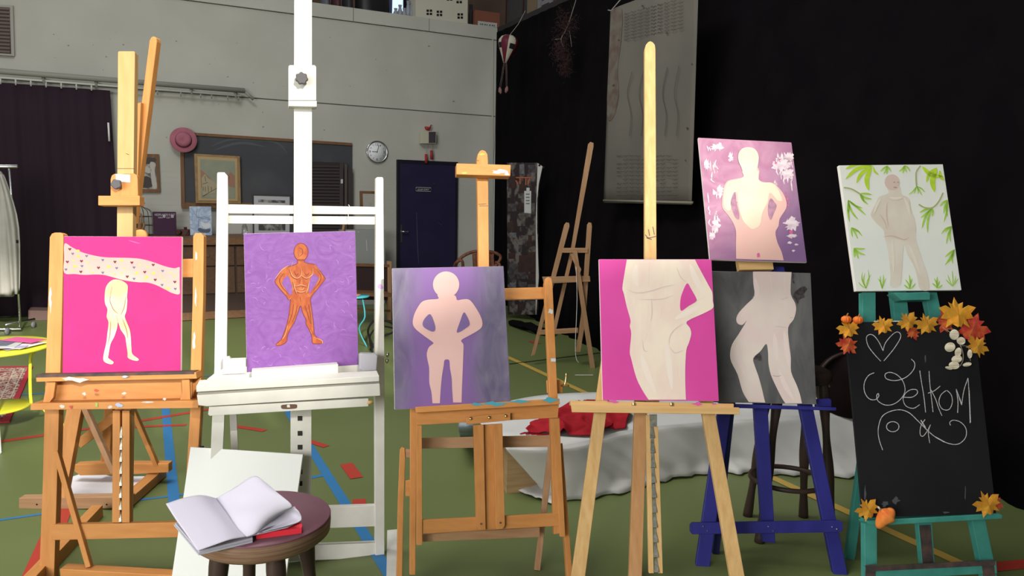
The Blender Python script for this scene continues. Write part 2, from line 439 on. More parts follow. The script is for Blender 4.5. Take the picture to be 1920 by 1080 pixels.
yd = [(172, 190), (140, 218), (280, 207), (150, 258), (253, 268), (135, 290), (385, 262), (497, 272), (427, 312), (582, 305), (604, 247), (640, 350), (700, 305), (820, 300), (778, 352), (172, 150), (275, 300), (240, 232), (475, 218), (475, 305), (655, 263), (652, 333), (748, 325), (851, 327), (797, 412)]
multipatch('painted_heart', C1, [z1(heart(x, y, 11)) for x, y in rh], redm, c1, .002)
multipatch('painted_heart', C1, [z1(heart(x, y, 10)) for x, y in bh], blum, c1, .002)
multipatch('painted_dot', C1, [z1(ell(x, y, 13 if i % 3 == 0 else 8, 9 if i % 3 == 0 else 5, 8)) for i, (x, y) in enumerate(yd)], yelm, c1, .002)
skin1 = mat('cream_skin', (.48, .38, .23), .6, col2=(.62, .56, .44), scale=9, ramp=(.4, .6))
patch('painted_figure', C1, z1([(425, 350), (470, 355), (505, 375), (520, 400), (515, 470), (517, 500), (510, 570), (500, 600), (503, 625), (530, 690), (540, 740), (545, 820), (552, 870), (595, 905), (585, 918), (550, 912), (520, 895), (518, 860), (508, 790), (500, 745), (470, 700), (452, 650), (445, 690), (425, 750), (400, 800), (385, 880), (385, 900), (420, 925), (410, 942), (375, 935), (350, 915), (352, 870), (370, 790), (378, 720), (385, 650), (372, 610), (378, 560), (362, 520), (358, 480), (365, 410), (390, 370)]), skin1, c1, .0022)
strokes('painted_shading', C1, [z1(l) for l in ([(400, 460), (395, 500), (420, 560), (455, 590)], [(410, 400), (398, 460)], [(505, 470), (495, 540), (470, 600)], [(440, 600), (452, 650)], [(400, 640), (395, 730), (380, 800)], [(480, 620), (510, 700), (520, 760)])], 1.5, mat('skin_shade', (.27, .15, .06), .5), c1, .003, taper=.7)
strokes('brush_highlight', C1, [z1(l) for l in ([(520, 75), (570, 90), (610, 100)], [(560, 110), (620, 95)], [(810, 630), (845, 675)], [(740, 680), (770, 715)], [(750, 100), (850, 130)], [(110, 330), (160, 345)], [(780, 985), (860, 970)], [(90, 575), (80, 610)], [(700, 960), (760, 972)])], 2.2, mat('light_pink_brush', (.52, .07, .26), .45), c1, .0012, taper=.9)

# painting 2
E2 = Pl(565, 700, 3.13, .06, 18); C2 = Pl(565, 695, 3.07, .10, 18)
purp = mat('violet_paint', (.165, .060, .25), .42, col2=(.21, .09, .30), scale=12, bump=.15, ramp=(.3, .75), dist=3)
c2 = canvas('canvas_painting', 'violet canvas with an orange muscular figure standing hands on hips', C2, [(457, 438), (666, 433), (672, 684), (463, 698)], .02, purp)
z2 = lambda p: Z(450, 425, 3.7875, p)
orange = mat('orange_skin', (.30, .06, .02), .45, col2=(.40, .12, .035), scale=26, stretch=(1, 1, .6), ramp=(.4, .62), dist=1)
body2 = [(408, 235), (405, 262), (360, 280), (320, 290), (290, 320), (255, 375), (252, 400), (290, 450), (330, 495), (345, 520), (358, 520), (355, 560), (345, 640), (330, 700), (310, 760), (290, 805), (258, 832), (262, 845), (300, 838), (330, 815), (335, 780), (355, 730), (385, 680), (410, 610), (430, 562), (445, 610), (470, 665), (468, 690), (490, 730), (510, 780), (515, 825), (545, 832), (580, 828), (582, 812), (550, 790), (528, 765), (522, 700), (512, 620), (505, 560), (500, 515), (520, 480), (560, 430), (600, 380), (600, 360), (560, 305), (530, 270), (480, 260), (455, 250), (455, 235)]
patch('painted_figure', C2, z2(body2), orange, c2, .0012)
strokes('painted_outline', C2, [z2(body2+body2[:1])], 1.2, mat('dark_orange_line', (.15, .028, .014), .5), c2, .002)
patch('painted_head', C2, z2(ell(433, 180, 50, 62)), orange, c2, .0018)
strokes('painted_outline', C2, [z2(ell(433, 180, 50, 62)+[(483, 180)])], 1.2, MATS['dark_orange_line'], c2, .0024)
multipatch('painted_gap', C2, [z2([(318, 362), (342, 352), (362, 400), (370, 440), (366, 480), (350, 480), (322, 440), (300, 405)]), z2([(508, 345), (530, 340), (558, 365), (540, 405), (512, 450), (494, 475), (490, 440), (494, 400)])], purp, c2, .0024, sm=4)
musc = [[(350, 300), (365, 350), (400, 372), (430, 350), (430, 300)], [(430, 350), (470, 372), (510, 345), (512, 300)], [(375, 390), (385, 440), (400, 480)], [(488, 390), (480, 440), (465, 480)], [(390, 430), (430, 420), (470, 430)], [(395, 460), (430, 472), (468, 460)], [(420, 400), (430, 372)], [(310, 330), (280, 380), (300, 430), (345, 480)], [(540, 300), (575, 350), (560, 400), (520, 450)], [(380, 550), (370, 620), (345, 690)], [(405, 560), (395, 620), (370, 680)], [(460, 560), (480, 620), (500, 690)], [(485, 550), (500, 620), (505, 690)], [(330, 720), (315, 780)], [(500, 720), (525, 780)], [(415, 150), (440, 160), (445, 190), (425, 210)], [(410, 180), (420, 215)], [(385, 320), (400, 345), (415, 330)], [(455, 325), (475, 345), (490, 325)], [(425, 500), (430, 530)]]
strokes('painted_muscle', C2, [z2(l) for l in musc], 1.3, MATS['dark_orange_line'], c2, .0024, taper=.6)
hi2 = [[(x+4, y-6) for x, y in l] for l in musc[:6]]+[[(250, 370), (300, 305), (350, 275)], [(365, 280), (375, 250)], [(545, 790), (585, 812), (583, 832)], [(340, 700), (320, 770), (300, 800)], [(530, 270), (570, 310)], [(385, 440), (395, 400)], [(415, 440), (445, 445), (455, 430)], [(365, 500), (345, 525)], [(480, 500), (500, 490)]]
strokes('painted_highlight', C2, [z2(l) for l in hi2], 1.5, mat('peach_line', (.52, .24, .12), .5), c2, .003, taper=.7)
sw = []
for i in range(60):
    x, y = random.uniform(60, 800), random.uniform(70, 980)
    if 240 < x < 600 and 120 < y < 850: continue
    r = random.uniform(12, 45); a = random.uniform(0, 6.28); x0_, x1_ = 40, 800
    sw.append([(min(810, max(60, x+r*math.cos(a+t))), min(985, max(60, y+r*math.sin(a+t)))) for t in (0, .5, 1.0, 1.5)])
strokes('brush_swirl', C2, [z2(l) for l in sw], 1.4, mat('lilac_brush', (.28, .14, .38), .4), c2, .0011, taper=.9)

# painting 3
E3 = Pl(870, 757, 3.08, .3, 11); C3 = Pl(850, 755, 3.02, .3, 11)
c3m = mat('slate_violet_paint', (.11, .09, .16), .5, col2=(.17, .155, .22), scale=7, stretch=(2, 2, .5), ramp=(.35, .65), bump=.1, dist=1)
nt = c3m.node_tree; b_ = nt.nodes['Principled BSDF']
tc = nt.nodes.new('ShaderNodeTexCoord'); sx = nt.nodes.new('ShaderNodeSeparateXYZ'); nt.links.new(tc.outputs['Object'], sx.inputs[0])
n2 = nt.nodes.new('ShaderNodeTexNoise'); n2.inputs['Scale'].default_value = 6; nt.links.new(tc.outputs['Object'], n2.inputs['Vector'])
ma = nt.nodes.new('ShaderNodeMath'); ma.operation = 'ADD'; ma.inputs[1].default_value = .03; nt.links.new(sx.outputs[0], ma.inputs[0])
ab = nt.nodes.new('ShaderNodeMath'); ab.operation = 'ABSOLUTE'; nt.links.new(ma.outputs[0], ab.inputs[0])
mu = nt.nodes.new('ShaderNodeMath'); mu.operation = 'MULTIPLY_ADD'; nt.links.new(n2.outputs[0], mu.inputs[0]); mu.inputs[1].default_value = .16; nt.links.new(ab.outputs[0], mu.inputs[2])
cr = nt.nodes.new('ShaderNodeValToRGB'); cr.color_ramp.elements[0].position = .16; cr.color_ramp.elements[1].position = .26
cr.color_ramp.elements[0].color = (1, 1, 1, 1); cr.color_ramp.elements[1].color = (0, 0, 0, 1); nt.links.new(mu.outputs[0], cr.inputs[0])
mx = nt.nodes.new('ShaderNodeMix'); mx.data_type = 'RGBA'; nt.links.new(cr.outputs[0], mx.inputs['Factor'])
src = b_.inputs['Base Color'].links[0].from_socket
nt.links.new(src, mx.inputs['A']); mx.inputs['B'].default_value = (.20, .105, .30, 1); nt.links.new(mx.outputs['Result'], b_.inputs['Base Color'])
c3 = canvas('canvas_painting', 'slate and violet canvas with a flat pale pink faceless figure', C3, [(735, 503), (944, 499), (958, 757), (740, 768)], .02, c3m)
z3 = lambda p: Z(725, 490, 3.7875, p)
skin3 = mat('flat_pink_skin', (.62, .39, .36), .5, col2=(.66, .43, .40), scale=4)
patch('painted_figure', C3, z3([(365, 235), (368, 265), (300, 272), (255, 285), (225, 320), (195, 380), (185, 440), (205, 480), (260, 525), (325, 572), (330, 585), (300, 610), (285, 655), (290, 700), (302, 760), (303, 860), (318, 930), (325, 1008), (325, 1008), (325, 1008), (378, 1008), (378, 1008), (378, 1008), (383, 920), (392, 820), (405, 740), (410, 705), (425, 697), (445, 705), (450, 760), (462, 830), (465, 900), (472, 1002), (472, 1002), (472, 1002), (532, 1002), (532, 1002), (532, 1002), (535, 900), (540, 780), (545, 640), (545, 590), (530, 560), (590, 525), (650, 490), (678, 460), (675, 410), (640, 340), (590, 275), (540, 270), (500, 275), (480, 240)]), skin3, c3, .0012)
patch('painted_head', C3, z3(ell(422, 165, 93, 93)), skin3, c3, .0018)
multipatch('painted_gap', C3, [z3([(305, 375), (325, 400), (345, 465), (335, 498), (300, 490), (262, 465), (256, 435), (275, 400)]), z3([(545, 365), (565, 380), (590, 445), (560, 475), (520, 500), (497, 500), (520, 430)])], mat('violet_gap', (.17, .11, .27), .5), c3, .0024, sm=4)

# painting 4
E4 = Pl(1235, 755, 3.14, .3, 0); C4 = Pl(1235, 752, 3.09, .3, 0)
pinkB = mat('magenta_paint', (.64, .075, .34), .5, col2=(.58, .06, .30), scale=3, bump=.05)
c4 = canvas('canvas_painting', 'magenta canvas with a cropped pale torso, one elbow bent', C4, [(1123, 486), (1334, 486), (1348, 752), (1130, 750)], .02, pinkB)
z4 = lambda p: Z(1110, 470, 3.6, p)
skin4 = mat('beige_skin', (.74, .60, .52), .5, col2=(.78, .68, .56), scale=5, stretch=(2, 2, .6), ramp=(.4, .6))
skl = mat('beige_shade', (.62, .50, .46), .5)
patch('painted_figure', C4, z4([(235, 60), (235, 60), (235, 60), (400, 60), (560, 60), (695, 60), (695, 60), (695, 60), (720, 110), (750, 165), (790, 240), (812, 282), (815, 340), (818, 385), (750, 425), (640, 478), (660, 520), (670, 560), (655, 620), (637, 670), (630, 780), (630, 900), (634, 1006), (634, 1006), (634, 1006), (500, 1006), (382, 1006), (382, 1006), (382, 1006), (345, 950), (300, 860), (265, 730), (255, 680), (265, 560), (255, 510), (260, 470), (235, 380), (215, 290), (205, 250), (220, 150)]), skin4, c4, .0012, sm=3)
patch('painted_gap', C4, z4([(643, 220), (670, 260), (705, 325), (700, 345), (650, 375), (600, 405), (597, 330), (615, 270)]), pinkB, c4, .002)
strokes('painted_highlight', C4, [z4(l) for l in ([(300, 90), (290, 180), (310, 240)], [(480, 80), (500, 160)], [(330, 700), (370, 820), (430, 960)], [(500, 620), (520, 760), (540, 940)], [(590, 700), (590, 860)], [(660, 90), (700, 190), (760, 300)], [(430, 560), (440, 640)], [(560, 460), (640, 420), (740, 370)])], 11, mat('beige_light', (.78, .68, .60), .6), c4, .0016, taper=.9)
strokes('painted_shading', C4, [z4(l) for l in ([(240, 260), (300, 285), (400, 270), (480, 245), (560, 230)], [(320, 330), (400, 330), (480, 325), (550, 300)], [(640, 215), (600, 180), (570, 110)], [(520, 640), (525, 580), (560, 530), (620, 490)], [(525, 650), (560, 690), (620, 670)], [(400, 320), (405, 420), (395, 480)], [(350, 620), (375, 560)], [(340, 600), (350, 670), (380, 680)], [(700, 340), (760, 315)], [(390, 80), (380, 240)], [(460, 460), (480, 380)])], 1.6, skl, c4, .002, taper=.8)

# painting 5 and 6 on blue easel
E5 = Pl(1450, 760, 3.30, .28, -5); C5 = Pl(1450, 757, 3.24, .28, -5); C6 = Pl(1420, 490, 3.33, .28, -5)
greyp = mat('charcoal_grey_paint', (.07, .07, .075), .55, col2=(.13, .13, .13), scale=5, stretch=(2, 2, .6), ramp=(.35, .7), bump=.08, dist=1)
c5 = canvas('canvas_painting', 'charcoal grey canvas with pale lower body in stride', C5, [(1326, 508), (1520, 512), (1531, 758), (1338, 754)], .02, greyp)
z5 = lambda p: Z(1330, 490, 3.859, p)
skin5 = mat('rose_grey_skin', (.64, .52, .49), .55, col2=(.66, .60, .54), scale=5, ramp=(.4, .65))
patch('painted_figure', C5, z5([(315, 74), (315, 74), (315, 74), (400, 74), (500, 76), (595, 78), (595, 78), (595, 78), (590, 150), (590, 240), (620, 300), (628, 350), (610, 420), (570, 480), (578, 600), (590, 700), (592, 800), (630, 890), (655, 960), (670, 1028), (670, 1028), (670, 1028), (600, 1028), (550, 1028), (550, 1028), (550, 1028), (520, 980), (480, 900), (445, 820), (428, 740), (425, 660), (412, 597), (370, 650), (318, 700), (330, 760), (355, 830), (380, 920), (395, 985), (405, 1022), (405, 1022), (405, 1022), (285, 1018), (285, 1018), (285, 1018), (240, 940), (205, 820), (160, 730), (150, 670), (165, 600), (210, 530), (270, 430), (240, 460), (205, 450), (195, 415), (215, 370), (270, 310), (325, 250), (318, 160)]), skin5, c5, .0012, sm=3)
dkp = mat('near_black_paint', (.03, .022, .026), .5, col2=(.08, .07, .075), scale=70)
multipatch('painted_smudge', C5, [z5([(600, 92), (612, 100), (606, 130), (618, 158), (602, 150)]), z5([(625, 215), (680, 180), (708, 200), (685, 235), (690, 260), (655, 275), (640, 310), (625, 280), (605, 250)]), z5([(320, 705), (360, 665), (380, 700), (370, 720), (345, 712)])], dkp, c5, .002, sm=3)
strokes('painted_highlight', C5, [z5(l) for l in ([(330, 120), (345, 200), (340, 260)], [(440, 100), (450, 200)], [(540, 110), (550, 220)], [(470, 520), (480, 620), (490, 720)], [(540, 500), (560, 640), (575, 760)], [(200, 600), (210, 700), (260, 830)], [(500, 780), (550, 900), (610, 1000)], [(230, 400), (270, 350)])], 9, mat('rose_grey_light', (.69, .58, .55), .6), c5, .0016, taper=.9)
strokes('painted_shading', C5, [z5(l) for l in ([(455, 825), (490, 832), (520, 826)], [(520, 275), (570, 262)], [(480, 470), (560, 480)], [(580, 410), (605, 405)], [(310, 260), (322, 250)])], 1.2, mat('taupe_line', (.34, .28, .27), .5), c5, .002, taper=.6)
c6m = mat('orchid_paint', (.34, .15, .25), .4, col2=(.44, .24, .34), scale=7, bump=.2, ramp=(.35, .7), dist=2)
nt = c6m.node_tree; b_ = nt.nodes['Principled BSDF']; src = b_.inputs['Base Color'].links[0].from_socket
tc = nt.nodes.new('ShaderNodeTexCoord'); sx = nt.nodes.new('ShaderNodeSeparateXYZ'); nt.links.new(tc.outputs['Object'], sx.inputs[0])
ma = nt.nodes.new('ShaderNodeMath'); ma.operation = 'MULTIPLY_ADD'; nt.links.new(sx.outputs[0], ma.inputs[0]); ma.inputs[1].default_value = -1.1
nt.links.new(sx.outputs[2], ma.inputs[2])
cr = nt.nodes.new('ShaderNodeValToRGB'); cr.color_ramp.elements[0].position = 0.0; cr.color_ramp.elements[1].position = 1
cr.color_ramp.elements[0].color = (1, 1, 1, 1); cr.color_ramp.elements[1].color = (0, 0, 0, 1)
mr = nt.nodes.new('ShaderNodeMapRange'); mr.inputs[1].default_value = -.35; mr.inputs[2].default_value = .1; nt.links.new(ma.outputs[0], mr.inputs[0]); nt.links.new(mr.outputs[0], cr.inputs[0])
mx = nt.nodes.new('ShaderNodeMix'); mx.data_type = 'RGBA'; nt.links.new(cr.outputs[0], mx.inputs['Factor']); nt.links.new(src, mx.inputs['A']); mx.inputs['B'].default_value = (.18, .10, .22, 1)
nt.links.new(mx.outputs['Result'], b_.inputs['Base Color'])
c6 = canvas('canvas_painting', 'orchid and lilac canvas with cream figure and white splashes, topmost on the blue easel', C6, [(1309, 258), (1484, 267), (1513, 492), (1331, 487)], .02, c6m)
z6 = lambda p: Z(1300, 250, 4.318, p)
wh6 = mat('thick_white_paint', (.62, .54, .58), .4, col2=(.46, .30, .40), scale=34, ramp=(.45, .7), bump=.3)
def splash(cx, cy, r, n=34, sy=1.0, sq=.5):
    return [(cx+r*(1+random.uniform(-sq, sq))*math.cos(2*math.pi*i/n), cy+sy*r*(1+random.uniform(-sq, sq))*math.sin(2*math.pi*i/n)) for i in range(n)]
multipatch('white_splash', C6, [z6(p) for p in (splash(175, 380, 38, sy=3.2), splash(190, 110, 42, sy=.7), splash(185, 740, 32, sy=2.0), splash(715, 250, 66, sy=.9), splash(760, 330, 45, sy=1.2), splash(800, 730, 52, sy=1.0), splash(800, 830, 34, sy=.5), splash(305, 195, 18, sy=2.1), splash(215, 470, 24, sy=2), splash(110, 250, 20, sy=2), splash(780, 190, 34), splash(150, 830, 20, sy=1.8), splash(780, 885, 18, sy=.5), splash(835, 900, 14, sy=.5), splash(812, 950, 12, sy=.7), splash(600, 760, 0.1))], wh6, c6, .0012)
sk6 = []
for k in range(46):
    x = random.choice([random.uniform(80, 220), random.uniform(100, 260), random.uniform(640, 800)]); y = random.uniform(90, 880) if x < 300 else random.uniform(150, 420)
    if x < 60+y*.11 or (x > 225 and 360 < y and x < 600): continue
    l = random.uniform(30, 90); sk6.append([(x, y), (x+random.uniform(-12, 12), y+l*.5), (x+random.uniform(-4, 22), y+l)])
strokes('white_streak', C6, [z6(l) for l in sk6], 2.6, wh6, c6, .0014, taper=.9, n1=60)
crm = mat('cream_figure', (.56, .50, .38), .45, col2=(.60, .55, .44), scale=7, bump=.1)
pkf = mat('peach_figure', (.60, .38, .33), .45, col2=(.60, .36, .33), scale=7)
patch('painted_figure', C6, z6([(395, 270), (408, 330), (395, 358), (340, 370), (280, 385), (250, 430), (235, 520), (235, 600), (280, 660), (320, 720), (345, 790), (345, 900), (347, 1015), (347, 1015), (347, 1015), (500, 1022), (650, 1026), (732, 1030), (732, 1030), (732, 1030), (715, 960), (680, 880), (665, 800), (690, 750), (700, 690), (750, 610), (755, 560), (735, 500), (690, 440), (640, 400), (570, 395), (530, 370), (525, 280)]), pkf, c6, .0018, sm=3)
patch('painted_chest', C6, z6([(400, 300), (408, 350), (350, 372), (290, 390), (255, 450), (250, 590), (300, 620), (320, 500), (355, 480), (370, 600), (400, 700), (440, 750), (480, 775), (540, 740), (560, 640), (600, 560), (620, 480), (680, 540), (720, 540), (680, 445), (630, 402), (560, 398), (525, 370), (520, 300)]), crm, c6, .0024)
patch('painted_head', C6, z6([(447, 112), (500, 130), (528, 180), (524, 250), (505, 310), (470, 340), (430, 330), (392, 280), (366, 220), (366, 165), (395, 125)]), crm, c6, .003)
multipatch('painted_gap', C6, [z6([(318, 500), (340, 475), (350, 560), (370, 640), (370, 695), (340, 680), (312, 610), (302, 560)]), z6([(625, 525), (660, 560), (675, 590), (650, 650), (628, 700), (608, 660), (605, 590)])], mat('mauve_gap', (.28, .14, .22), .5, col2=(.40, .22, .30), scale=40), c6, .003, sm=3)
multipatch('red_fleck', C6, [z6(splash(random.choice([760, 755, 770, 340, 350, 790, 665]), 0, 1)) for _ in range(0)] + [z6(splash(x, y, r, 8)) for x, y, r in ((745, 500, 7), (760, 530, 9), (772, 560, 8), (768, 585, 7), (755, 480, 5), (790, 800, 14), (668, 240, 9), (350, 560, 6), (345, 600, 5), (525, 985, 16), (700, 210, 6), (355, 660, 5))], mat('crimson_fleck', (.55, .10, .25), .4), c6, .0036)

# painting 7 and blackboard on teal easel
E7 = Pl(1750, 968, 3.02, .3, 3); C7 = Pl(1700, 546, 3.31, .3, 3); B7 = Pl(1750, 966, 2.98, .3, 3)
whp = mat('off_white_paint', (.77, .78, .72), .6, col2=(.70, .73, .69), scale=3)
c7 = canvas('canvas_painting', 'off-white canvas with a faint beige figure framed by green palm fronds', C7, [(1573, 310), (1768, 308), (1803, 544), (1605, 546)], .02, whp)
z7 = lambda p: Z(1560, 300, 4.154, p)
fig7 = mat('faint_beige_skin', (.66, .59, .50), .6, col2=(.70, .65, .57), scale=8, ramp=(.4, .6))
patch('painted_figure', C7, z7([(430, 205), (440, 258), (370, 285), (345, 330), (310, 400), (305, 440), (350, 495), (400, 545), (410, 600), (430, 680), (445, 780), (455, 900), (455, 985), (530, 975), (545, 860), (550, 760), (560, 660), (590, 740), (640, 830), (665, 920), (685, 1005), (755, 1010), (745, 900), (710, 800), (680, 700), (650, 610), (655, 540), (640, 450), (615, 380), (600, 300), (540, 265), (525, 205)]), fig7, c7, .0012)
patch('painted_head', C7, z7(ell(468, 172, 58, 60)), mat('faint_pink_skin', (.64, .50, .44), .6), c7, .0018)
strokes('painted_shading', C7, [z7(l) for l in ([(380, 300), (350, 350), (325, 420)], [(560, 290), (590, 360), (610, 440)], [(470, 640), (478, 760), (480, 880)], [(600, 660), (640, 760), (690, 900)], [(450, 290), (500, 300), (550, 290)])], 5, mat('faint_highlight', (.74, .68, .58), .6), c7, .0022, taper=.9)
strokes('painted_face', C7, [z7([(478, 175), (492, 172)]), z7([(508, 175), (520, 172)]), z7([(480, 212), (505, 214)])], 1.1, mat('face_line', (.30, .18, .16), .6), c7, .0024)
strokes('painted_shading', C7, [z7(l) for l in ([(430, 330), (425, 420), (440, 520)], [(370, 420), (410, 480), (430, 540)], [(400, 600), (470, 590), (560, 620), (600, 600)], [(600, 320), (620, 420)])], 2.2, mat('beige_line7', (.60, .46, .38), .6), c7, .002, taper=.8)
lime = mat('lime_paint', (.50, .70, .04), .5, col2=(.40, .60, .05), scale=30); grn = mat('leaf_green_paint', (.30, .52, .07), .5, col2=(.40, .66, .10), scale=30); stem_ = mat('olive_stem_paint', (.38, .42, .18), .5)
def blade(x0, y0, x1, y1, wd, bend=.15):
    mx_, my_ = (x0+x1)/2-(y1-y0)*bend, (y0+y1)/2+(x1-x0)*bend
    L, R = ribbon_poly([(x0, y0), (mx_, my_), (x1, y1)], wd, .95, 4); return L+R[::-1]
bl = [(320, 45, 105, 70, 34), (320, 50, 105, 150, 30), (310, 60, 190, 180, 30), (310, 60, 285, 238, 38), (320, 50, 365, 115, 16),
      (700, 48, 870, 130, 36), (820, 60, 735, 175, 26), (820, 70, 800, 250, 44), (840, 80, 875, 160, 26)]
multipatch('painted_frond', C7, [z7([(min(905, max(66, x)), max(40, y)) for x, y in blade(*b)]) for b in bl], lime, c7, .002)
fans = [((430, 45), [(375, 90), (400, 110), (425, 110), (460, 90)], 10), ((565, 42), [(520, 90), (550, 105), (580, 95), (608, 92)], 10), ((215, 262), [(312, 270), (312, 305), (282, 345), (250, 330)], 12), ((125, 310), [(240, 375), (205, 465), (135, 485), (125, 420), (265, 430)], 12),
        ((658, 205), [(595, 270), (640, 260), (670, 265), (700, 275), (725, 250)], 8), ((780, 372), [(680, 410), (690, 450), (700, 535), (745, 570), (780, 440)], 13), ((900, 310), [(840, 360), (870, 420), (870, 485), (900, 440)], 12),
        ((150, 525), [(235, 595), (200, 615), (160, 600), (215, 560)], 10), ((935, 515), [(850, 578), (880, 560), (890, 655), (925, 640)], 11), ((170, 685), [(260, 740), (205, 770), (175, 760), (260, 690)], 12), ((955, 695), [(880, 755), (900, 800), (940, 810), (880, 820)], 12),
        ((265, 1000), [(205, 950), (230, 900), (255, 880), (280, 850), (305, 890), (235, 870)], 6), ((390, 1005), [(355, 920), (375, 900), (400, 890), (420, 920)], 7), ((605, 1005), [(560, 970), (570, 930), (600, 890), (625, 920), (650, 960)], 9), ((820, 1000), [(780, 960), (795, 920), (820, 905), (840, 940), (860, 970)], 9), ((940, 985), [(885, 930), (900, 890), (935, 860), (965, 900), (985, 920)], 6)]
for c, e, wd in fans: multipatch('painted_frond', C7, [z7(blade(c[0], c[1], x, y, wd*1.3, random.uniform(-.12, .12))) for x, y in e], grn, c7, .002)
strokes('painted_stem', C7, [z7(l) for l in ([(92, 215), (150, 225), (215, 262)], [(690, 45), (655, 100), (658, 205)], [(865, 255), (830, 325), (780, 372), (720, 370), (675, 345)])], 2.6, stem_, c7, .0026)

# ================================================================== EASEL 1 orange studio easel on the left
def legline(pl, a, b, off=0): return pl.foot(a[0], a[1], b[0], b[1], off)
e1 = thing('studio_easel', 'orange beech studio easel with pencil trough holding the hot pink canvas', 'easel', V((G(210, 1090).x, 3.0, 0)), 'painters easels')
def post(pl, poly_top, left, right, t, m_, parent, off=0, name='post', bevel=.002):
    lf = pl.foot(left[0][0], left[0][1], left[1][0], left[1][1], off); rf = pl.foot(right[0][0], right[0][1], right[1][0], right[1][1], off)
    return prism(name, pl, poly_top+[right[1], rf, lf, left[1]], t, m_, parent, off, bevel)
prism('post', E1, [(93, 445), (97, 438), (103, 436), (113, 436), (118, 439), (119, 446), (116, 600), (111, 760), (106, 940), E1.foot(106, 940, 101, 1090), E1.foot(80, 900, 73, 1090), (80, 900), (85, 700), (90, 560)], .045, wo['z'], e1, 0, .002)
prism('post', E1, [(362, 443), (366, 437), (377, 437), (382, 443), (381, 560), (377, 700), (377, 760), (371, 860), E1.foot(377, 760, 371, 860), E1.foot(357, 760, 351, 860), (351, 860), (357, 760), (357, 700), (361, 560)], .045, wo['z'], e1, 0, .002)
prism('upper_rail', E1, [(104, 493), (364, 485), (364, 520), (104, 521)], .02, wo['x'], e1, -.012, .0015)
prism('mast', E1, [(221, 97), (224, 96), (251, 96), (253, 98), (249, 440), (246, 760), (243, 985), (212, 985), (216, 760), (219, 440)], .042, wood('mast_beech', (.54, .34, .15), (.48, .28, .11), 'z'), e1, -.034, .002)
strokes('pencil_mark', E1, [[(220, 316), (252, 316)], [(236, 288), (242, 290)], [(219, 340), (230, 340)]], 1, mat('ink', (.1, .07, .05), .8), e1, -.0335+.0005)
cb = prism('clamp_block', E1, [(207, 336), (209, 329), (214, 326), (251, 325), (257, 329), (258, 336), (259, 368), (207, 368)], .03, wo['z'], e1, 0, .003)
prism('clamp_ledge', E1, [(184, 367), (262, 367), (262, 385), (184, 385)], .055, wo['x'], e1, .045, .002)
st = prism('sticker', E1, [(217, 326), (244, 328), (244, 342), (218, 340)], .0008, mat('sticker_white', (.85, .85, .85), .6), e1, .002)
knob_star('knob', E1(223, 347, .0), E1.n, .022, .035, greyplastic, e1, 5)
# trough
prism('trough_back', E1, [(88, 712), (360, 705), (360, 755), (86, 760)], .012, wo['x'], e1, .016, .001)
prism('canvas_ledge', E1, [(67, 704), (367, 698), (369, 710), (68, 716)], .085, wo['x'], e1, .085, .0015)
prism('ledge_paint_crust', E1, [(67, 703), (364, 697), (364, 701.5), (67, 708)], .07, darkpaint, e1, .0865)
prism('trough_lip', E1, [(57, 757), (372, 751), (372, 765), (57, 769)], .10, wo['x'], e1, .095, .0015)
prism('trough_end', E1, [(88, 716), (104, 716), (100, 745), (90, 758), (80, 758)], .012, wo['z'], e1, .06)
prism('trough_end', E1, [(341, 711), (355, 711), (357, 752), (337, 752), (342, 735)], .012, wo['z'], e1, .06)
pc = [mat('smear_white', (.52, .51, .47), .7), mat('smear_red', (.45, .08, .05), .6), mat('smear_green', (.3, .45, .1), .6), mat('smear_blue', (.35, .42, .6), .6)]
multipatch('paint_spot', E1, [splash(x, y, r, 9, sy) for x, y, r, sy in ((127, 711, 12, .3), (148, 712, 14, .3), (158, 738, 4, .8), (232, 738, 5, .5), (206, 763, 4, .7), (117, 762, 5, .7), (275, 754, 10, .15), (308, 748, 3, .8))], pc[0], e1, .0965)
multipatch('paint_spot', E1, [splash(180, 732, 5, 9, .5), splash(133, 763, 3, 9, 1)], pc[1], e1, .098)
multipatch('paint_spot', E1, [splash(181, 760, 3, 9, 1.3)], pc[2], e1, .098)
multipatch('paint_spot', E1, [splash(223, 760, 6, 9, .7), splash(234, 706, 5, 9, .6)], pc[3], e1, .098)
multipatch('paint_spot', E1, [splash(94, 560, 2.5, 16, 9), splash(367, 560, 1.6, 16, 10), splash(364, 640, 2.5, 16, 8), splash(368, 480, 1.8, 14, 5)], pc[0], e1, .0012)
# lower mast rails with ratchet, lower rail, braces
for x0, x1 in ((211, 225), (229, 243)):
    prism('mast_rail', E1, [(x0, 770), (x1, 770), (x1, 980), (x0-1, 980)], .03, wo['z'], e1, .004, .0015)
prism('lower_rail', E1, [(97, 984), (357, 979), (357, 1007), (96, 1013)], .028, wo['x'], e1, .01, .002)
vs, fs = [], []
def ratchet(pl, parent, x0, y0, x1, y1, wpx, n, off):
    vs, fs = [], []
    for i in range(n):
        fa, fb = i/n, (i+.93)/n
        xa, ya, xb, yb = x0+(x1-x0)*fa, y0+(y1-y0)*fa, x0+(x1-x0)*fb, y0+(y1-y0)*fb
        k = len(vs); h = wpx/2
        vs += [pl(xa-h*.55, ya, off-.004), pl(xa+h*.55, ya, off-.004), pl(xb+h, yb, off+.008), pl(xb-h, yb, off+.008), pl(xb+h, yb+1, off-.006), pl(xb-h, yb+1, off-.006)]
        fs += [(k, k+3, k+2, k+1), (k+3, k+5, k+4, k+2), (k, k+1, k+4, k+5), (k, k+5, k+3), (k+1, k+2, k+4)]
    return mk('ratchet', vs, fs, greymetal, parent)
ratchet(E1, e1, 227, 800, 225, 980, 5, 8, 0)
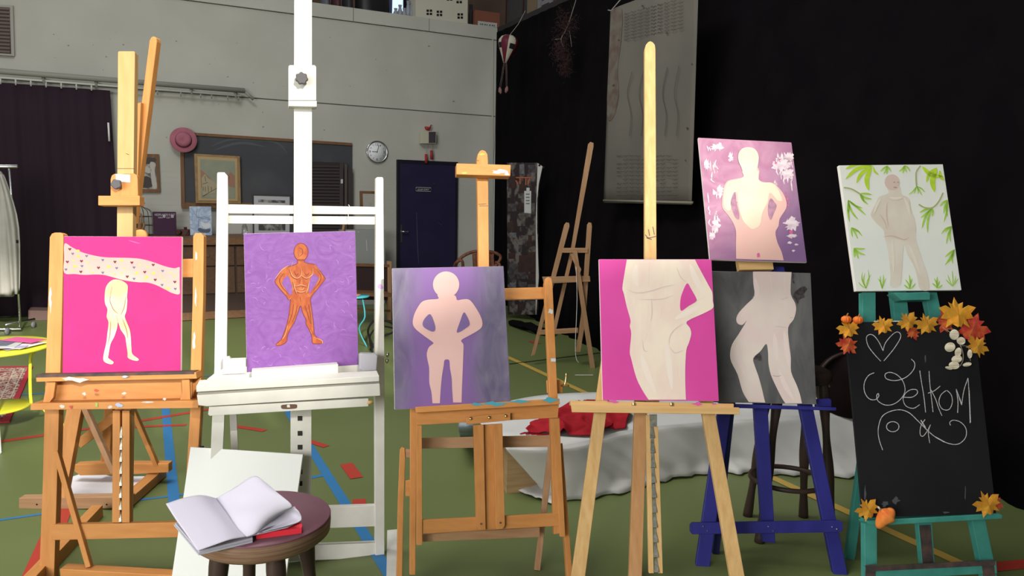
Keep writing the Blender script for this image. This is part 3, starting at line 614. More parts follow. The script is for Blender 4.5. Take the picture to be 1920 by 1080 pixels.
# side feet on floor
lfoot = E1(88, 1085); lx = E1(*E1.foot(80, 900, 73, 1090)); rx = E1(*E1.foot(377, 760, 371, 860))
for q in (lx, rx):
    beam('side_foot', V((q.x+.02, q.y-.12, .03)), V((q.x-.10, q.y+.62, .03)), .05, .06, wo['y'], e1, side=V((1, 0, 0)))
q1 = E1(106, 845, -.01); q2 = V((lx.x+.13, lx.y+.45, .06))
q2 = G(168, 1062, .06)
beam('brace', q1, q2, .022, .022, wo['z'], e1)
beam('base_rail', G(120, 1072, .03), G(340, 1085, .03), .05, .05, wo['x'], e1, side=V((0, 0, 1)))

# second orange easel behind -------------------------------------
E0 = Pl(200, 872, 3.98, 0.0, 0)
e0 = thing('studio_easel', 'orange beech easel with crossed floor beams standing behind the hot pink canvas', 'easel', G(190, 920), 'painters easels')
prism('mast', E0, [(280, 76), (283, 70), (288, 68), (293, 71), (294, 78), (214, 720), (203, 890), (186, 890), (198, 720)], .05, wo['z'], e0, 0, .004)
prism('mast_slider', E0, [(252, 195), (264, 192), (254, 420), (236, 420)], .03, wo['z'], e0, .035, .002)
prism('back_beam', E0, [(140, 871), (180, 869), (316, 869), (316, 886), (240, 890), (150, 892), (139, 884)], .05, wo['x'], e0, .03, .004)
F0 = Pl(140, 955, 3.95, 0, 0); F0 = Pl(0, 0, 0, 0, 0, base=G(140, 955))
prism('front_beam', F0, [(35, 934), (244, 931), (244, 953), (35, 956)], .05, wf['x'], e0, 0, .003)
multipatch('bolt_hole', F0, [ell(69, 946, 2, 1.6, 8), ell(200, 946, 2, 1.6, 8)], black, e0, .001)
A2 = F0(112, 932, -.02); B2 = P(150, 640, 3.9)
beam('leg', A2, P(166, 640, 3.86), .075, .04, wo['z'], e0)
beam('brace', P(160, 765, 3.75), P(214, 885, 3.75), .028, .03, wf['z'], e0)
beam('brace', P(214, 782, 3.9), P(148, 832, 3.9), .05, .025, wo['x'], e0)
beam('brace', P(246, 760, 3.8), P(299, 884, 3.98), .025, .025, wo['z'], e0)
beam('side_beam', G(240, 938, .03), G(302, 884, .03), .06, .05, wo['y'], e0, side=V((1, 0, 0)))
lathe('knob', [(.035, 0), (.035, .02), (.03, .024)], P(266, 443, 3.8), wo['x'], e0, axis=V((0, -1, .0)), seg=20)
# paper sheet on floor between the beams
shp = [(78, 929), (137, 893), (170, 882), (208, 893), (306, 893), (262, 930)]
prismv('paper_sheet', [G(x, y, .006) for x, y in shp], V((0, 0, -.004)), mat('floor_paper', (.74, .73, .76), .85)).name
tag(bpy.data.objects['paper_sheet'], 'white paper sheet lying on the floor between easel beams at left', 'paper')

# ================================================================== WHITE EASEL
e2 = thing('studio_easel', 'white painted studio easel with tall mast holding the violet canvas', 'easel', V((E2(565, 1000).x, 3.1, 0)), 'painters easels')
prism('mast', E2, [(552, -70), (585, -70), (585, 430), (584, 760), (584, 930), (545, 930), (545, 760), (551, 430)], .035, white, e2, .012, .0015)
cbk = prism('clamp_block', E2, [(541, 124), (543, 122), (590, 122), (593, 125), (593, 188), (541, 188)], .05, white, e2, .045, .002)
prism('clamp_ledge', E2, [(541, 189), (594, 189), (594, 200), (541, 199)], .065, white, e2, .055, .0015)
knob_star('knob', E2(565, 150, .045), E2.n, .026, .04, greyplastic, e2, 7)
prism('post', E2, [(407, 325), (409, 323), (421, 323), (427, 330), (428, 400), (425, 690), (421, 780), E2.foot(425, 690, 421, 780), E2.foot(402, 690, 398, 780), (398, 780), (402, 690), (405, 470)], .04, white, e2, 0, .002)
prism('post', E2, [(705, 335), (707, 332), (717, 332), (719, 335), (720, 560), (721, 700), (721, 1068), (704, 1068), (703, 700), (704, 560)], .04, white, e2, 0, .0015)
prism('cross_rail', E2, [(426, 383), (706, 388), (706, 402), (426, 400)], .022, white, e2, -.005, .001)
prism('cross_rail', E2, [(427, 404), (706, 406), (706, 421), (427, 419)], .022, white, e2, -.018, .001)
tube('string', [E2(653, 384, 0), E2(655, 387, .004), E2(653, 402, .003), E2(654, 421, .001)], .0012, canvas_side, e2, sides=5)
E2t = Pl(540, 740, 2.93, .0, 16)
prism('tray_board', E2, [(388, 712), (405, 699), (424, 690), (703, 672), (706, 700), (388, 722)], .02, white, e2, .06, .001)
prism('tray_block', E2, [(418, 671), (430, 670), (433, 674), (461, 673), (461, 700), (418, 702)], .04, white, e2, .075, .001)
sb = prism('canvas_rest', E2, [(472, 695), (634, 683), (634, 706), (472, 716)], .06, white, e2, .125, .001)
prism('front_ledge', E2t, [(368, 724), (711, 705), (711, 715), (368, 735)], .10, white, e2, .02, .0015)
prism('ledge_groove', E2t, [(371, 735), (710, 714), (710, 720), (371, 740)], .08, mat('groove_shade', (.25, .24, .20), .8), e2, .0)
prism('front_board', E2t, [(369, 741), (712, 719), (713, 742), (388, 762), (372, 760)], .045, white, e2, .018, .002)
prism('under_board', E2t, [(392, 763), (691, 747), (691, 762), (393, 780), (390, 777)], .03, white, e2, .0, .002)
slot = mat('slot_brown', (.12, .07, .05), .8)
patch('slot', E2t, [(530, 759), (554, 758), (557, 762), (554, 766), (531, 767), (527, 763)], slot, e2, .001, 3)
patch('slot_pin', E2t, [(538, 759), (543, 758.5), (544, 764), (538, 764)], white, e2, .002, 0)
tube('dowel', [E2t(688, 755, -.005), E2t(699, 753, -.005)], .008, wl['x'], e2, sm=0)
gb = prism('clip_block', E2, [(674, 666), (678, 663), (705, 664), (708, 668), (706, 694), (680, 696), (674, 692)], .045, mat('grey_block', (.36, .36, .40), .5), e2, .10, .003)
prism('clip_pin', E2, [(685, 694), (692, 694), (692, 708), (685, 708)], .01, white, e2, .085)
prism('lower_rail', E2, [(404, 958), (704, 948), (704, 987), (404, 998)], .03, white, e2, -.01, .0015)
prism('floor_rail', E2, [(404, 1030), (704, 1018), (704, 1046), (404, 1058)], .03, white, e2, -.01, .0015)
multipatch('mast_hole', E2, [[(558, y), (567, y), (567, y+9), (558, y+9)] for y in (780, 808, 834, 858, 880, 902)], mat('hole_dark', (.03, .03, .025), .9), e2, .0135)
prism('rear_leg', E2, [(430, 770), (443, 770), (452, 960), (438, 960)], .03, white, e2, -.25, .001)
nx = E2(724, 672, -.01)
lathe('wing_nut', [(0, -.012), (.007, -.006), (.007, .006), (0, .012)], nx+V((.004, 0, -.012)), metal, e2); lathe('wing_nut', [(0, -.012), (.007, -.006), (.007, .006), (0, .012)], nx+V((.006, 0, .016)), metal, e2)
patch('paint_drip', E2, [(708, 536), (713, 532), (719, 541), (710, 541)], mat('lilac_drip', (.5, .3, .6), .5), e2, .001, 3)
cb2 = prismv('cardboard_sheet', [G(x, y, .008) for x, y in ((726, 994), (748, 992), (752, 1110), (724, 1110))], V((0, 0, -.005)), white)
tag(cb2, 'white board strip on the floor beside the white easel post', 'board')

# white blank canvas leaning behind the stool
LW = Pl(0, 0, 0, .32, 4, base=G(440, 1110))
lw = thing('blank_canvas', 'large blank white canvas leaning on the floor behind the round stool', 'canvas', G(440, 1110))
cw = mat('primed_white', (.70, .715, .70), .85)
cor = [(357, 838), (568, 852), (533, 1105), (318, 1108)]
bl_ = LW.foot(357, 838, 318, 1108); br_ = LW.foot(568, 852, 533, 1105)
prism('canvas', LW, [(357, 838), (568, 852), br_, bl_], .018, cw, lw, 0, .002)
prism('staple_clip', LW, [(374, 836), (381, 836), (381, 840), (374, 840)], .01, black, lw, -.004)

# ================================================================== EASEL 3
e3 = thing('studio_easel', 'orange beech folding easel with short cross clamp holding the slate violet canvas', 'easel', V((G(900, 1100).x, 2.95, 0)), 'painters easels')
prism('mast', E3, [(894, 300), (896, 289), (900, 283), (904, 281), (910, 283), (914, 289), (915, 300), (917, 498), (922, 790), (899, 790), (897, 498)], .035, wo['z'], e3, -.03, .002)
prism('top_clamp', E3, [(856, 306), (958, 309), (957, 330), (856, 327)], .05, wo['x'], e3, .03, .003)
multipatch('paint_smear', E3, [splash(935, 322, 12, 12, .35), splash(950, 325, 5, 10, .7)], mat('smear_pale_blue', (.45, .65, .75), .6), e3, .0312)
multipatch('paint_smear', E3, [splash(870, 325, 6, 12, .3), splash(904, 289, 4, 9, .6)], pc[2], e3, .0314)
strokes('pencil_mark', E3, [[(899, 386), (915, 386)], [(897, 383), (912, 382)]], 1, MATS['ink'], e3, -.0295)
prism('upper_rail', E3, [(770, 545), (1024, 538), (1026, 560), (772, 567)], .022, wo['x'], e3, -.032, .002)
prism('post', E3, [(1021, 532), (1023, 522), (1028, 519), (1034, 522), (1036, 531), (1046, 750), (1053, 1000), (1039, 1002), (1031, 750)], .03, wo['z'], e3, -.002, .002)
multipatch('paint_smear', E3, [splash(1032, 584, 5, 10, .9)], pc[0], e3, 0.0); multipatch('paint_smear', E3, [[(1033, 672), (1042, 672), (1042, 678), (1033, 678)]], mat('tape_grey', (.5, .55, .62), .5), e3, 0.0)
prism('post', E3, [(770, 560), (782, 560), (782, 775), (779, 1078), (768, 1078), (769, 775)], .03, wo['z'], e3, -.03, .002)
prism('canvas_ledge', E3, [(779, 763), (1049, 747), (1050, 758), (780, 774)], .075, wo['x'], e3, .07, .0015)
multipatch('paint_crust', E3, [splash(895, 758, 12, 16, .22), splash(930, 757, 16, 16, .25), splash(1030, 750, 14, 16, .3), splash(975, 753, 18, 14, .15)], mat('turquoise_crust', (.07, .30, .38), .6), e3, .0715)
prism('ledge_apron', E3, [(781, 774), (1048, 758), (1046, 783), (781, 797)], .015, wo['x'], e3, .02, .001)
prism('bracket', E3, [(874, 782), (957, 774), (957, 788), (875, 796)], .012, wo['x'], e3, .04, .001)
for x, y in ((882, 785), (917, 783), (948, 780)): bolt(E3, x, y, e3, .04)
prism('slide_stave', E3, [(888, 797), (907, 796), (911, 994), (898, 994), (893, 988)], .022, wo['z'], e3, .02, .002)
prism('slide_groove', E3, [(907, 796), (925, 795), (930, 990), (911, 992)], .018, wo['z'], e3, .004, .001)
prism('slide_stave', E3, [(925, 795), (942, 794), (947, 985), (943, 992), (930, 993)], .022, wo['z'], e3, .02, .002)
bolt(E3, 902, 982, e3, .02, .004, slot); bolt(E3, 938, 980, e3, .02, .004, slot)
prism('front_frame', E3, [(781, 797), (791, 797), (792, 1019), (790, 1022), (781, 1022)], .02, wo['z'], e3, .005, .0015)
prism('front_frame', E3, [(1036, 786), (1049, 784), (1060, 1004), (1058, 1007), (1050, 1006)], .02, wo['z'], e3, .005, .0015)
prism('lower_rail', E3, [(791, 975), (1050, 962), (1050, 986), (791, 1001)], .02, wo['x'], e3, 0, .0015)
prism('rear_rail', E3, [(786, 821), (1034, 816), (1033, 838), (786, 841)], .025, wf['x'], e3, -.10, .0015)
prism('rear_floor_rail', E3, [(790, 1002), (1012, 989), (1012, 1007), (790, 1016)], .02, wf['x'], e3, -.04, .0015)
prism('outer_leg', E3, [(750, 843), (754, 838), (759, 840), (760, 860), (757, 940), E3.foot(757, 940, 754, 1095), E3.foot(746, 940, 743, 1095), (746, 940)], .03, wo['z'], e3, -.03, .002)
prism('leg_link', E3, [(757, 842), (772, 842), (772, 858), (757, 858)], .02, wf['x'], e3, -.035, .002); prism('leg_link', E3, [(760, 900), (770, 900), (769, 931), (760, 931)], .02, wo['x'], e3, -.035, .003)
prism('outer_leg', E3, [(1047, 833), (1055, 831), E3.foot(1055, 831, 1074, 1080), E3.foot(1047, 833, 1063, 1080)], .03, wo['z'], e3, -.035, .002)
q0 = E3(1034, 830, -.10); q9 = G(1007, 1068)
beam('rear_leg', q0, q9, .026, .026, wf['z'], e3)
prism('side_clamp', E3, [(1025, 713), (1050, 712), (1055, 720), (1055, 737), (1026, 737)], .012, wo['z'], e3, -.034, .002)
tube('clamp_lever', [E3(1053, 723, -.02), E3(1059, 722, 0), E3(1062, 700, .0)], .005, brass, e3, sm=3)
tube('clamp_screw', [E3(1052, 723, -.02), E3(1067, 723, -.02)], .004, brass, e3, sm=0)

# ================================================================== EASEL 4
e4 = thing('tripod_easel', 'pale pine tripod easel with tall bare mast holding the magenta canvas', 'easel', V((G(1230, 1090).x, 3.0, 0)), 'painters easels')
prism('mast', E4, [(1209, 92), (1211, 84), (1215, 79), (1219, 77), (1224, 79), (1228, 84), (1229, 92), (1231, 485), (1237, 770), (1212, 770), (1209, 485)], .03, wl['z'], e4, -.03, .002)
strokes('burn_mark', E4, [[(1210, 440), (1216, 446), (1230, 443)], [(1212, 446), (1222, 449)], [(1216, 430), (1218, 442)], [(1224, 425), (1227, 440)]], 1.6, mat('burn', (.10, .09, .10), .8), e4, -.0295)
prism('canvas_ledge', E4, [(1070, 751), (1376, 757), (1376, 765), (1070, 760)], .07, wl['x'], e4, .055, .0015)
prism('ledge_front', E4, [(1071, 759), (1386, 764), (1387, 777), (1073, 773)], .03, wl['x'], e4, .07, .0015)
for x in (1188, 1259): bolt(E4, x, 758, e4, .056, .009)
multipatch('paint_smear', E4, [splash(1150, 753, 9, 12, .3), splash(1308, 757, 9, 12, .4), splash(1340, 757, 4, 8, .5)], mat('smear_magenta', (.6, .1, .35), .6), e4, .056)
for L_, R_ in (((1154, 490), (1176, 490)), ((1262, 490), (1284, 490))):
    if L_[0] < 1200: lft, rgt = ((1154, 490), (1070, 1090)), ((1174, 490), (1096, 1090))
    else: lft, rgt = ((1268, 490), (1371, 1090)), ((1290, 490), (1398, 1090))
    fl_, fr_ = E4.foot(lft[0][0], lft[0][1], lft[1][0], lft[1][1], -.002), E4.foot(rgt[0][0], rgt[0][1], rgt[1][0], rgt[1][1], -.002)
    prism('leg', E4, [lft[0], rgt[0], fr_, fl_], .028, wl['z'], e4, -.002, .002)
prism('hinge_bar', E4, [(1150, 492), (1294, 492), (1294, 520), (1150, 520)], .02, wl['x'], e4, -.035, .001)
for a, b in (((1211, 778), (1217, 1090)), ((1226, 800), (1234, 1090))):
    fa = E4.foot(a[0], a[1], b[0], b[1], 0); 
    prism('mast_rail', E4, [(a[0], a[1]), (a[0]+8, a[1]), (b[0]+9, 1075), (b[0], 1075)], .022, wl['z'], e4, -.005, .0015)
ratchet(E4, e4, 1222, 795, 1231, 1075, 9, 10, -.004)
prism('rack_bracket', E4, [(1218, 777), (1232, 777), (1232, 800), (1219, 800)], .01, greymetal, e4, .0)
q0 = E4(1208, 560, -.06); 
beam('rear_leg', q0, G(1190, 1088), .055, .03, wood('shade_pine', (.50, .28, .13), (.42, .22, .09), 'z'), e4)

# ================================================================== BLUE EASEL
e5 = thing('tripod_easel', 'cobalt blue painted tripod easel carrying two canvases one above the other', 'easel', V((G(1440, 1070).x, 3.15, 0)), 'painters easels')
prism('mast', E5, [(1396, 300), (1424, 300), (1440, 770), (1454, 1018), (1430, 1016), (1414, 770)], .03, blue, e5, -.03, .002)
prism('canvas_ledge', E5, [(1377, 757), (1568, 764), (1568, 770), (1382, 765)], .075, blue, e5, .07, .002)
prism('ledge_stop', E5, [(1531, 748), (1556, 747), (1559, 751), (1559, 763), (1531, 762)], .03, blue, e5, .02, .002)
for (a, b), (c, d) in ((((1385, 500), (1300, 1090)), ((1408, 500), (1327, 1090))), (((1445, 500), (1566, 1090)), ((1470, 500), (1592, 1090)))):
    fa = E5.foot(a[0], a[1], b[0], b[1]); fb = E5.foot(c[0], c[1], d[0], d[1])
    prism('leg', E5, [a, c, fb, fa], .03, blue, e5, 0, .002)
prism('cross_rail', E5, [(1294, 984), (1298, 980), (1574, 976), (1580, 980), (1581, 993), (1576, 998), (1298, 1002), (1294, 997)], .02, blue, e5, .022, .002)
for x, y in ((1318, 987), (1326, 995), (1440, 987), (1449, 995), (1559, 988), (1568, 992)): bolt(E5, x, y, e5, .022, .0035, metal, 'screw')
beam('rear_leg', E5(1392, 560, -.04), G(1341, 1037), .03, .03, mat('blue_paint_shaded', (.02, .022, .10), .5), e5)  # same blue as the easel, darkened for the shade at the back
prism('top_clamp', E5, [(1384, 486), (1448, 484), (1451, 505), (1387, 506)], .06, wl['x'], e5, .075, .0015)

# ================================================================== TEAL EASEL
e7 = thing('tripod_easel', 'teal painted tripod easel with paint-smeared base holding the blackboard', 'easel', V((G(1740, 1100).x, 2.9, 0)), 'painters easels')
def leg7(a, b, c, d, m_=teal, name='leg'):
    fa = E7.foot(a[0], a[1], b[0], b[1]); fb = E7.foot(c[0], c[1], d[0], d[1])
    prism(name, E7, [a, c, fb, fa], .035, m_, e7, -.03, .002)
leg7((1617, 548), (1622, 1085), (1642, 548), (1645, 1085))
leg7((1734, 548), (1845, 1085), (1757, 548), (1871, 1085))
prism('mast', E7, [(1655, 400), (1683, 400), (1748, 985), (1753, 1065), (1730, 1065), (1722, 985)], .03, teal, e7, -.05, .002)
prism('mast_smear', E7, [(1724, 985), (1745, 984), (1751, 1063), (1731, 1063)], .002, darkpaint, e7, -.047)
prism('top_clamp', E7, [(1675, 549), (1742, 547), (1745, 551), (1745, 562), (1691, 563)], .06, teal, e7, .03, .004)
prism('canvas_ledge', E7, [(1625, 977), (1874, 963), (1880, 966), (1879, 973), (1640, 986), (1628, 983)], .07, teal, e7, .06, .003)
prism('floor_rail', E7, [(1622, 1064), (1868, 1052), (1870, 1075), (1624, 1088)], .02, teal, e7, 0, .002)
prism('rail_smear', E7, [(1625, 1062), (1866, 1050), (1866, 1060), (1626, 1072)], .004, darkpaint, e7, .003)
prism('leg_smear', E7, [(1623, 1060), (1642, 1058), (1642, 1095), (1623, 1095)], .003, darkpaint, e7, .001); prism('leg_smear', E7, [(1840, 1052), (1863, 1050), (1866, 1080), (1844, 1080)], .003, darkpaint, e7, .001)
beam('rear_leg', E7(1640, 700, -.08), G(1592, 1047), .04, .03, mat('teal_paint_shaded', (.03, .16, .13), .5), e7)  # easel teal with the shade behind the board put into its colour
bb = thing('blackboard', 'tall blackboard with white chalk heart and the word Welkom, on the teal easel', 'blackboard', B7(1740, 966))
BBc = [(1584, 604), (1826, 602), (1868, 962), (1618, 971)]
bbm = mat('blackboard_face', (.007, .0065, .008), .85, col2=(.012, .0115, .0135), scale=2.5, detail=7, spec=.2)
prism('board', B7, BBc, .012, bbm, bb, 0, .001)
zb = lambda p: Z(1560, 560, 3.6, p)
prism('board_edge', B7, [(1640, 601.5), (1720, 601), (1720, 603), (1640, 603.5)], .006, white, bb, .002)
chalkl = [[(330, 422), (290, 380), (245, 320), (232, 265), (250, 243), (280, 248), (315, 290), (344, 350)], [(344, 352), (360, 300), (400, 250), (435, 225), (460, 235), (460, 270), (420, 335), (380, 385), (350, 420)],
 [(285, 500), (245, 520), (218, 570), (220, 630), (250, 675), (290, 682), (315, 660), (312, 640), (302, 655), (310, 690), (360, 718), (420, 710), (470, 670), (493, 620), (480, 560), (440, 515), (390, 497), (358, 512), (370, 542), (430, 553), (500, 530), (550, 480), (558, 435), (535, 408)],
 [(485, 665), (540, 665), (575, 640), (570, 615), (530, 615), (495, 640), (480, 680), (500, 725), (550, 740), (592, 715)],
 [(592, 485), (605, 570), (620, 660), (632, 768)], [(655, 488), (660, 570), (670, 660), (682, 765)], [(648, 638), (690, 622), (730, 590)], [(668, 615), (700, 680), (720, 740), (742, 790)],
 [(770, 620), (735, 650), (722, 700), (745, 745), (790, 748), (812, 700), (805, 650), (775, 618)],
 [(838, 610), (850, 690), (848, 770)], [(838, 610), (860, 670), (875, 718)], [(875, 718), (890, 620), (918, 535)], [(918, 535), (928, 680), (932, 840)],
 [(342, 1022), (318, 950), (312, 880), (335, 800), (390, 762), (460, 750), (520, 770), (570, 815), (640, 885), (700, 935), (780, 975), (850, 982), (900, 940), (905, 880), (870, 835), (820, 820), (795, 835), (800, 855)],
 [(628, 815), (600, 860), (595, 915), (615, 928), (645, 890), (665, 850), (650, 900), (660, 975)]]
chalkl.append([(410+42*math.cos(t*.42), 864+34*math.sin(t*.42)) for t in range(16)])
strokes('chalk_stroke', B7, [zb(l) for l in chalkl], 1.35, chalk, bb, .0015)
strokes('chalk_stroke', B7, [zb(l) for l in ([(600, 820), (632, 872)], [(860, 670), (875, 715)], [(925, 620), (934, 835)], [(700, 935), (760, 968)])], 2.0, chalk, bb, .0018)
sm_ = mat('chalk_smudge', (.07, .07, .08), .95)
multipatch('chalk_smudge', B7, [splash(1680, 938, 6, 12, 1), splash(1660, 945, 8, 12, .6), splash(1622, 925, 2, 10, 6), splash(1810, 925, 1.5, 10, 7), splash(1773, 961, 6, 10, .3), splash(1735, 672, 1.5, 8, 4)], sm_, bb, .0014)

# ---- autumn leaves, each a thing of its own
LEAF = [(0, -1.0), (.12, -.62), (.55, -.78), (.42, -.45), (.95, -.30), (.62, -.10), (.98, .32), (.50, .22), (.42, .55), (.22, .42), (0, 1.05)]
LEAF = [(0, 1.0), (.16, .62), (.40, .72), (.30, .38), (.62, .55), (1.0, .42), (.72, .12), (.88, -.12), (.5, -.18), (.66, -.62), (.30, -.42), (.08, -.60), (0, -.55)]
full = LEAF+[(-x, y) for x, y in LEAF[-2:0:-1]]
def mleaf(x, y, r, rot, c1_, c2_, label, lift=.012, pl=B7, curl=.25):
    m_ = mat('leaf_'+'%03d_%03d_%03d' % tuple(int(v*200) for v in c1_), c1_, .6, col2=c2_, scale=30, ramp=(.4, .62), bump=.1)
    ctr = pl(x, y, lift); s_ = r*(ctr-CAM).length/F; c_, sn = math.cos(rot), math.sin(rot)
    U = pl.u; Vv = pl.v; vs = [ctr+pl.n*.004]
    n = len(full); inner = []
    for k, (sc) in enumerate((.45, 1.0)):
        for i, (a, b) in enumerate(full):
            if sc < 1: l = math.hypot(a, b); aa, bb2 = a/l*.42, b/l*.42
            else: aa, bb2 = a, b
            xx, yy = aa*c_-bb2*sn, aa*sn+bb2*c_
            bend = curl*s_*(.35*math.sin(3*math.atan2(b, a)+rot*3)*sc - .5*sc*sc*.4)
            bend = max(bend, -lift+.003)
            vs.append(ctr+U*xx*s_+Vv*yy*s_+pl.n*bend)
    fs = [(0, 1+i, 1+(i+1) % n) for i in range(n)]+[(1+i, 1+n+i, 1+n+(i+1) % n, 1+(i+1) % n) for i in range(n)]
    # winding towards viewer does not matter for thin leaves
    o = mk('maple_leaf', vs, fs, m_, origin=ctr)
    s = o.modifiers.new('solid', 'SOLIDIFY'); s.thickness = .0012; s.offset = 0
    tag(o, label, 'leaf', 'artificial autumn leaves on the blackboard')
    for a, b in ((0, .9), (.8, .35), (-.8, .35), (.55, -.5), (-.55, -.5)): pass
    tube('vein', [ctr+pl.n*.0052+(-Vv*c_+U*sn)*(-s_*.0)-(-U*sn+Vv*c_)*s_*.5, ctr+pl.n*.0055, ctr+pl.n*(.003)+(-U*sn+Vv*c_)*s_*.7], .0009, mat('leaf_vein', (.35, .2, .05), .6), o, sides=4, sm=2)
    return o
Yl, Yd, Rd, Or = (.52, .26, .025), (.44, .19, .02), (.33, .03, .02), (.45, .10, .02)
mleaf(1592, 618, 21, .3, Yl, (.75, .30, .03), 'yellow maple leaf at the top left corner of the blackboard')
mleaf(1590, 645, 20, 2.7, Rd, (.55, .12, .03), 'red maple leaf hanging below the yellow one at board left corner')
mleaf(1657, 612, 19, .25, Yl, (.55, .40, .05), 'yellow-green maple leaf above the chalk heart')
mleaf(1712, 622, 14, 2.3, Rd, (.5, .10, .03), 'small red maple leaf tucked behind the third yellow leaf', .004)
mleaf(1704, 604, 19, .6, Yd, Yl, 'ochre maple leaf on the board top beneath the middle easel post', .014)
mleaf(1739, 610, 21, .2, Yd, (.6, .2, .03), 'ochre and rust maple leaf on the board top, just right of centre', .02)
mleaf(1775, 603, 20, 1.4, Rd, (.3, .04, .02), 'dark red maple leaf lying flat between the ochre and the tall yellow leaf', .005)
mleaf(1822, 618, 31, -.5, (.40, .03, .03), (.55, .10, .03), 'large crimson maple leaf at the top right corner of the board', .010)
mleaf(1796, 592, 31, 0.02, Yl, (.60, .34, .08), 'large golden maple leaf standing highest above the board', .028)
mleaf(1832, 650, 20, -.7, Yd, Yl, 'golden maple leaf below the crimson one on the right board edge', .024)
L7 = Pl(0, 0, 0, .3, 3, base=E7(1750, 968, .065))
mleaf(1628, 957, 21, .5, Yd, Yl, 'golden maple leaf at the bottom left corner of the blackboard', .010, L7)
mleaf(1866, 944, 13, -.8, (.35, .03, .04), (.45, .06, .03), 'dark red maple leaf behind the golden one at the board foot', .004, L7)
mleaf(1853, 948, 23, .35, Yd, Yl, 'golden maple leaf at the bottom right corner of the blackboard', .014, L7)
# pumpkins and gourd
pk_m = mat('orange_pumpkin', (.78, .20, .03), .45, col2=(.65, .13, .02), scale=12); pks = mat('pumpkin_stem', (.30, .16, .05), .7)
for x, y, lb in ((1587, 599, 'tiny orange pumpkin, left of the pair on the board corner'), (1609, 600, 'tiny orange pumpkin, right of the pair on the board corner')):
    c0 = B7(x, y, .02); p_ = thing('mini_pumpkin', lb, 'pumpkin', c0-V((0, 0, .018)), 'mini pumpkins on the board corner')
    r = .022; lathe('flesh', [(0, -.6*r), (.5*r, -.72*r), (.9*r, -.35*r), (r, 0), (.9*r, .4*r), (.5*r, .7*r), (.1*r, .58*r)], c0, pk_m, p_, seg=40, rib=.16, ribn=10)
    tube('stem', [c0+V((0, 0, .012)), c0+V((.003, 0, .022)), c0+V((.006, 0, .027))], .003, pks, p_, sides=6)
g0 = L7(1660, 968, .03); gp = thing('gourd', 'orange-red curved gourd on the ledge under the blackboard', 'gourd', g0-V((0, 0, .04)))
tube('flesh', [g0+V((.02, 0, .035)), g0+V((.018, 0, .022)), g0+V((.004, 0, .002)), g0+V((-.012, 0, -.018)), g0+V((-.022, 0, -.042)), g0+V((-.022, 0, -.052))], .034, mat('gourd_skin', (.62, .13, .03), .4, col2=(.70, .25, .05), scale=20), gp, sides=16, rfun=lambda t: max(.05, math.sin(min(1, t*1.6+.12)*math.pi*.5) if t < .35 else (1-(t-.35)/.65)**.9*.95+.12))
tube('stem', [g0+V((-.022, 0, .028)), g0+V((-.034, -.004, .04))], .004, mat('pale_stem', (.5, .5, .4), .7), gp, sm=0)
# honesty seed sprig
sg = thing('dried_seed_sprig', 'dried sprig of papery white seed pods hanging at the board upper right', 'dried plant', B7(1800, 640, .02))
sp_ = B7
twig = mat('twig', (.35, .28, .2), .7); pod = mat('papery_pod', (.66, .60, .46), .7, col2=(.56, .50, .38), scale=40, bump=.2)
zz = lambda l, o_=.03: [B7(1560+x/3.6, 560+y/3.6, o_) for x, y in l]
tube('stem', zz([(745, 195), (800, 230), (850, 290), (880, 350), (885, 410), (865, 455)]), .0014, twig, sg, sides=5)
tube('stem', zz([(775, 205), (830, 208), (850, 240)]), .0011, twig, sg, sides=5); tube('stem', zz([(870, 318), (920, 325), (925, 380), (935, 420)]), .001, twig, sg, sides=5)
for x, y, a, b, r in ((826, 243, 32, 35, 0), (872, 285, 29, 26, .2), (797, 327, 36, 32, -.4), (852, 362, 22, 32, .2), (843, 408, 36, 26, -.2), (825, 450, 36, 26, .1), (931, 373, 16, 30, 0), (913, 444, 30, 14, -.2), (790, 468, 25, 10, .2)):
    q_ = [B7(1560+px_/3.6, 560+py_/3.6, .034+.004*math.sin(i)) for i, (px_, py_) in enumerate(ell(x, y, a, b, 16, r))]
    prismv('seed_pod', q_, -B7.n*.0015, pod, sg)

# ================================================================== stool, notebooks
st0 = G(492, 968, .70); zs = .70
stl = thing('round_stool', 'round stool with worn plum-coloured top and dark turned legs', 'stool', V((st0.x, st0.y, 0)))
R = .187
plum = mat('plum_vinyl', (.17, .075, .095), .45, col2=(.14, .06, .08), scale=4); ply = mat('worn_plywood_edge', (.16, .085, .05), .6, col2=(.20, .13, .085), scale=6, stretch=(1, 1, 30), ramp=(.4, .6), bump=.4)
cs = V((st0.x, st0.y, 0))
lathe('seat_top', [(R*.99, zs-.006), (R, zs-.003), (R*.985, zs), (0, zs)], cs, plum, stl, seg=64)
lathe('seat_edge', [(R*.93, zs-.055), (R*.99, zs-.045), (R*1.0, zs-.02), (R*.995, zs-.005)], cs, ply, stl, seg=64)
dkw = mat('dark_turned_wood', (.035, .022, .018), .4, col2=(.055, .035, .028), scale=10, stretch=(1, 1, .3))
for i, a in enumerate((.7, 2.2, 3.9, 5.3)):
    tp = cs+V((math.cos(a)*.12, math.sin(a)*.12, zs-.05)); bt = cs+V((math.cos(a)*.19, math.sin(a)*.19, 0)); pts = [tp.lerp(bt, k/24) for k in range(25)]
    tube('leg', pts, .023, dkw, stl, sides=14, sm=0, rfun=lambda t: 1-.25*t+.16*math.sin(t*18)*(1 if t < .5 else .4))
for k in range(3): pass
tube('foot_ring', [cs+V((math.cos(t*.785)*.165, math.sin(t*.785)*.165, .25)) for t in range(8)], .011, dkw, stl, closed=True, sides=10)
bolt(Pl(0, 0, 0, base=cs), 0, 0, stl, 0) if False else None
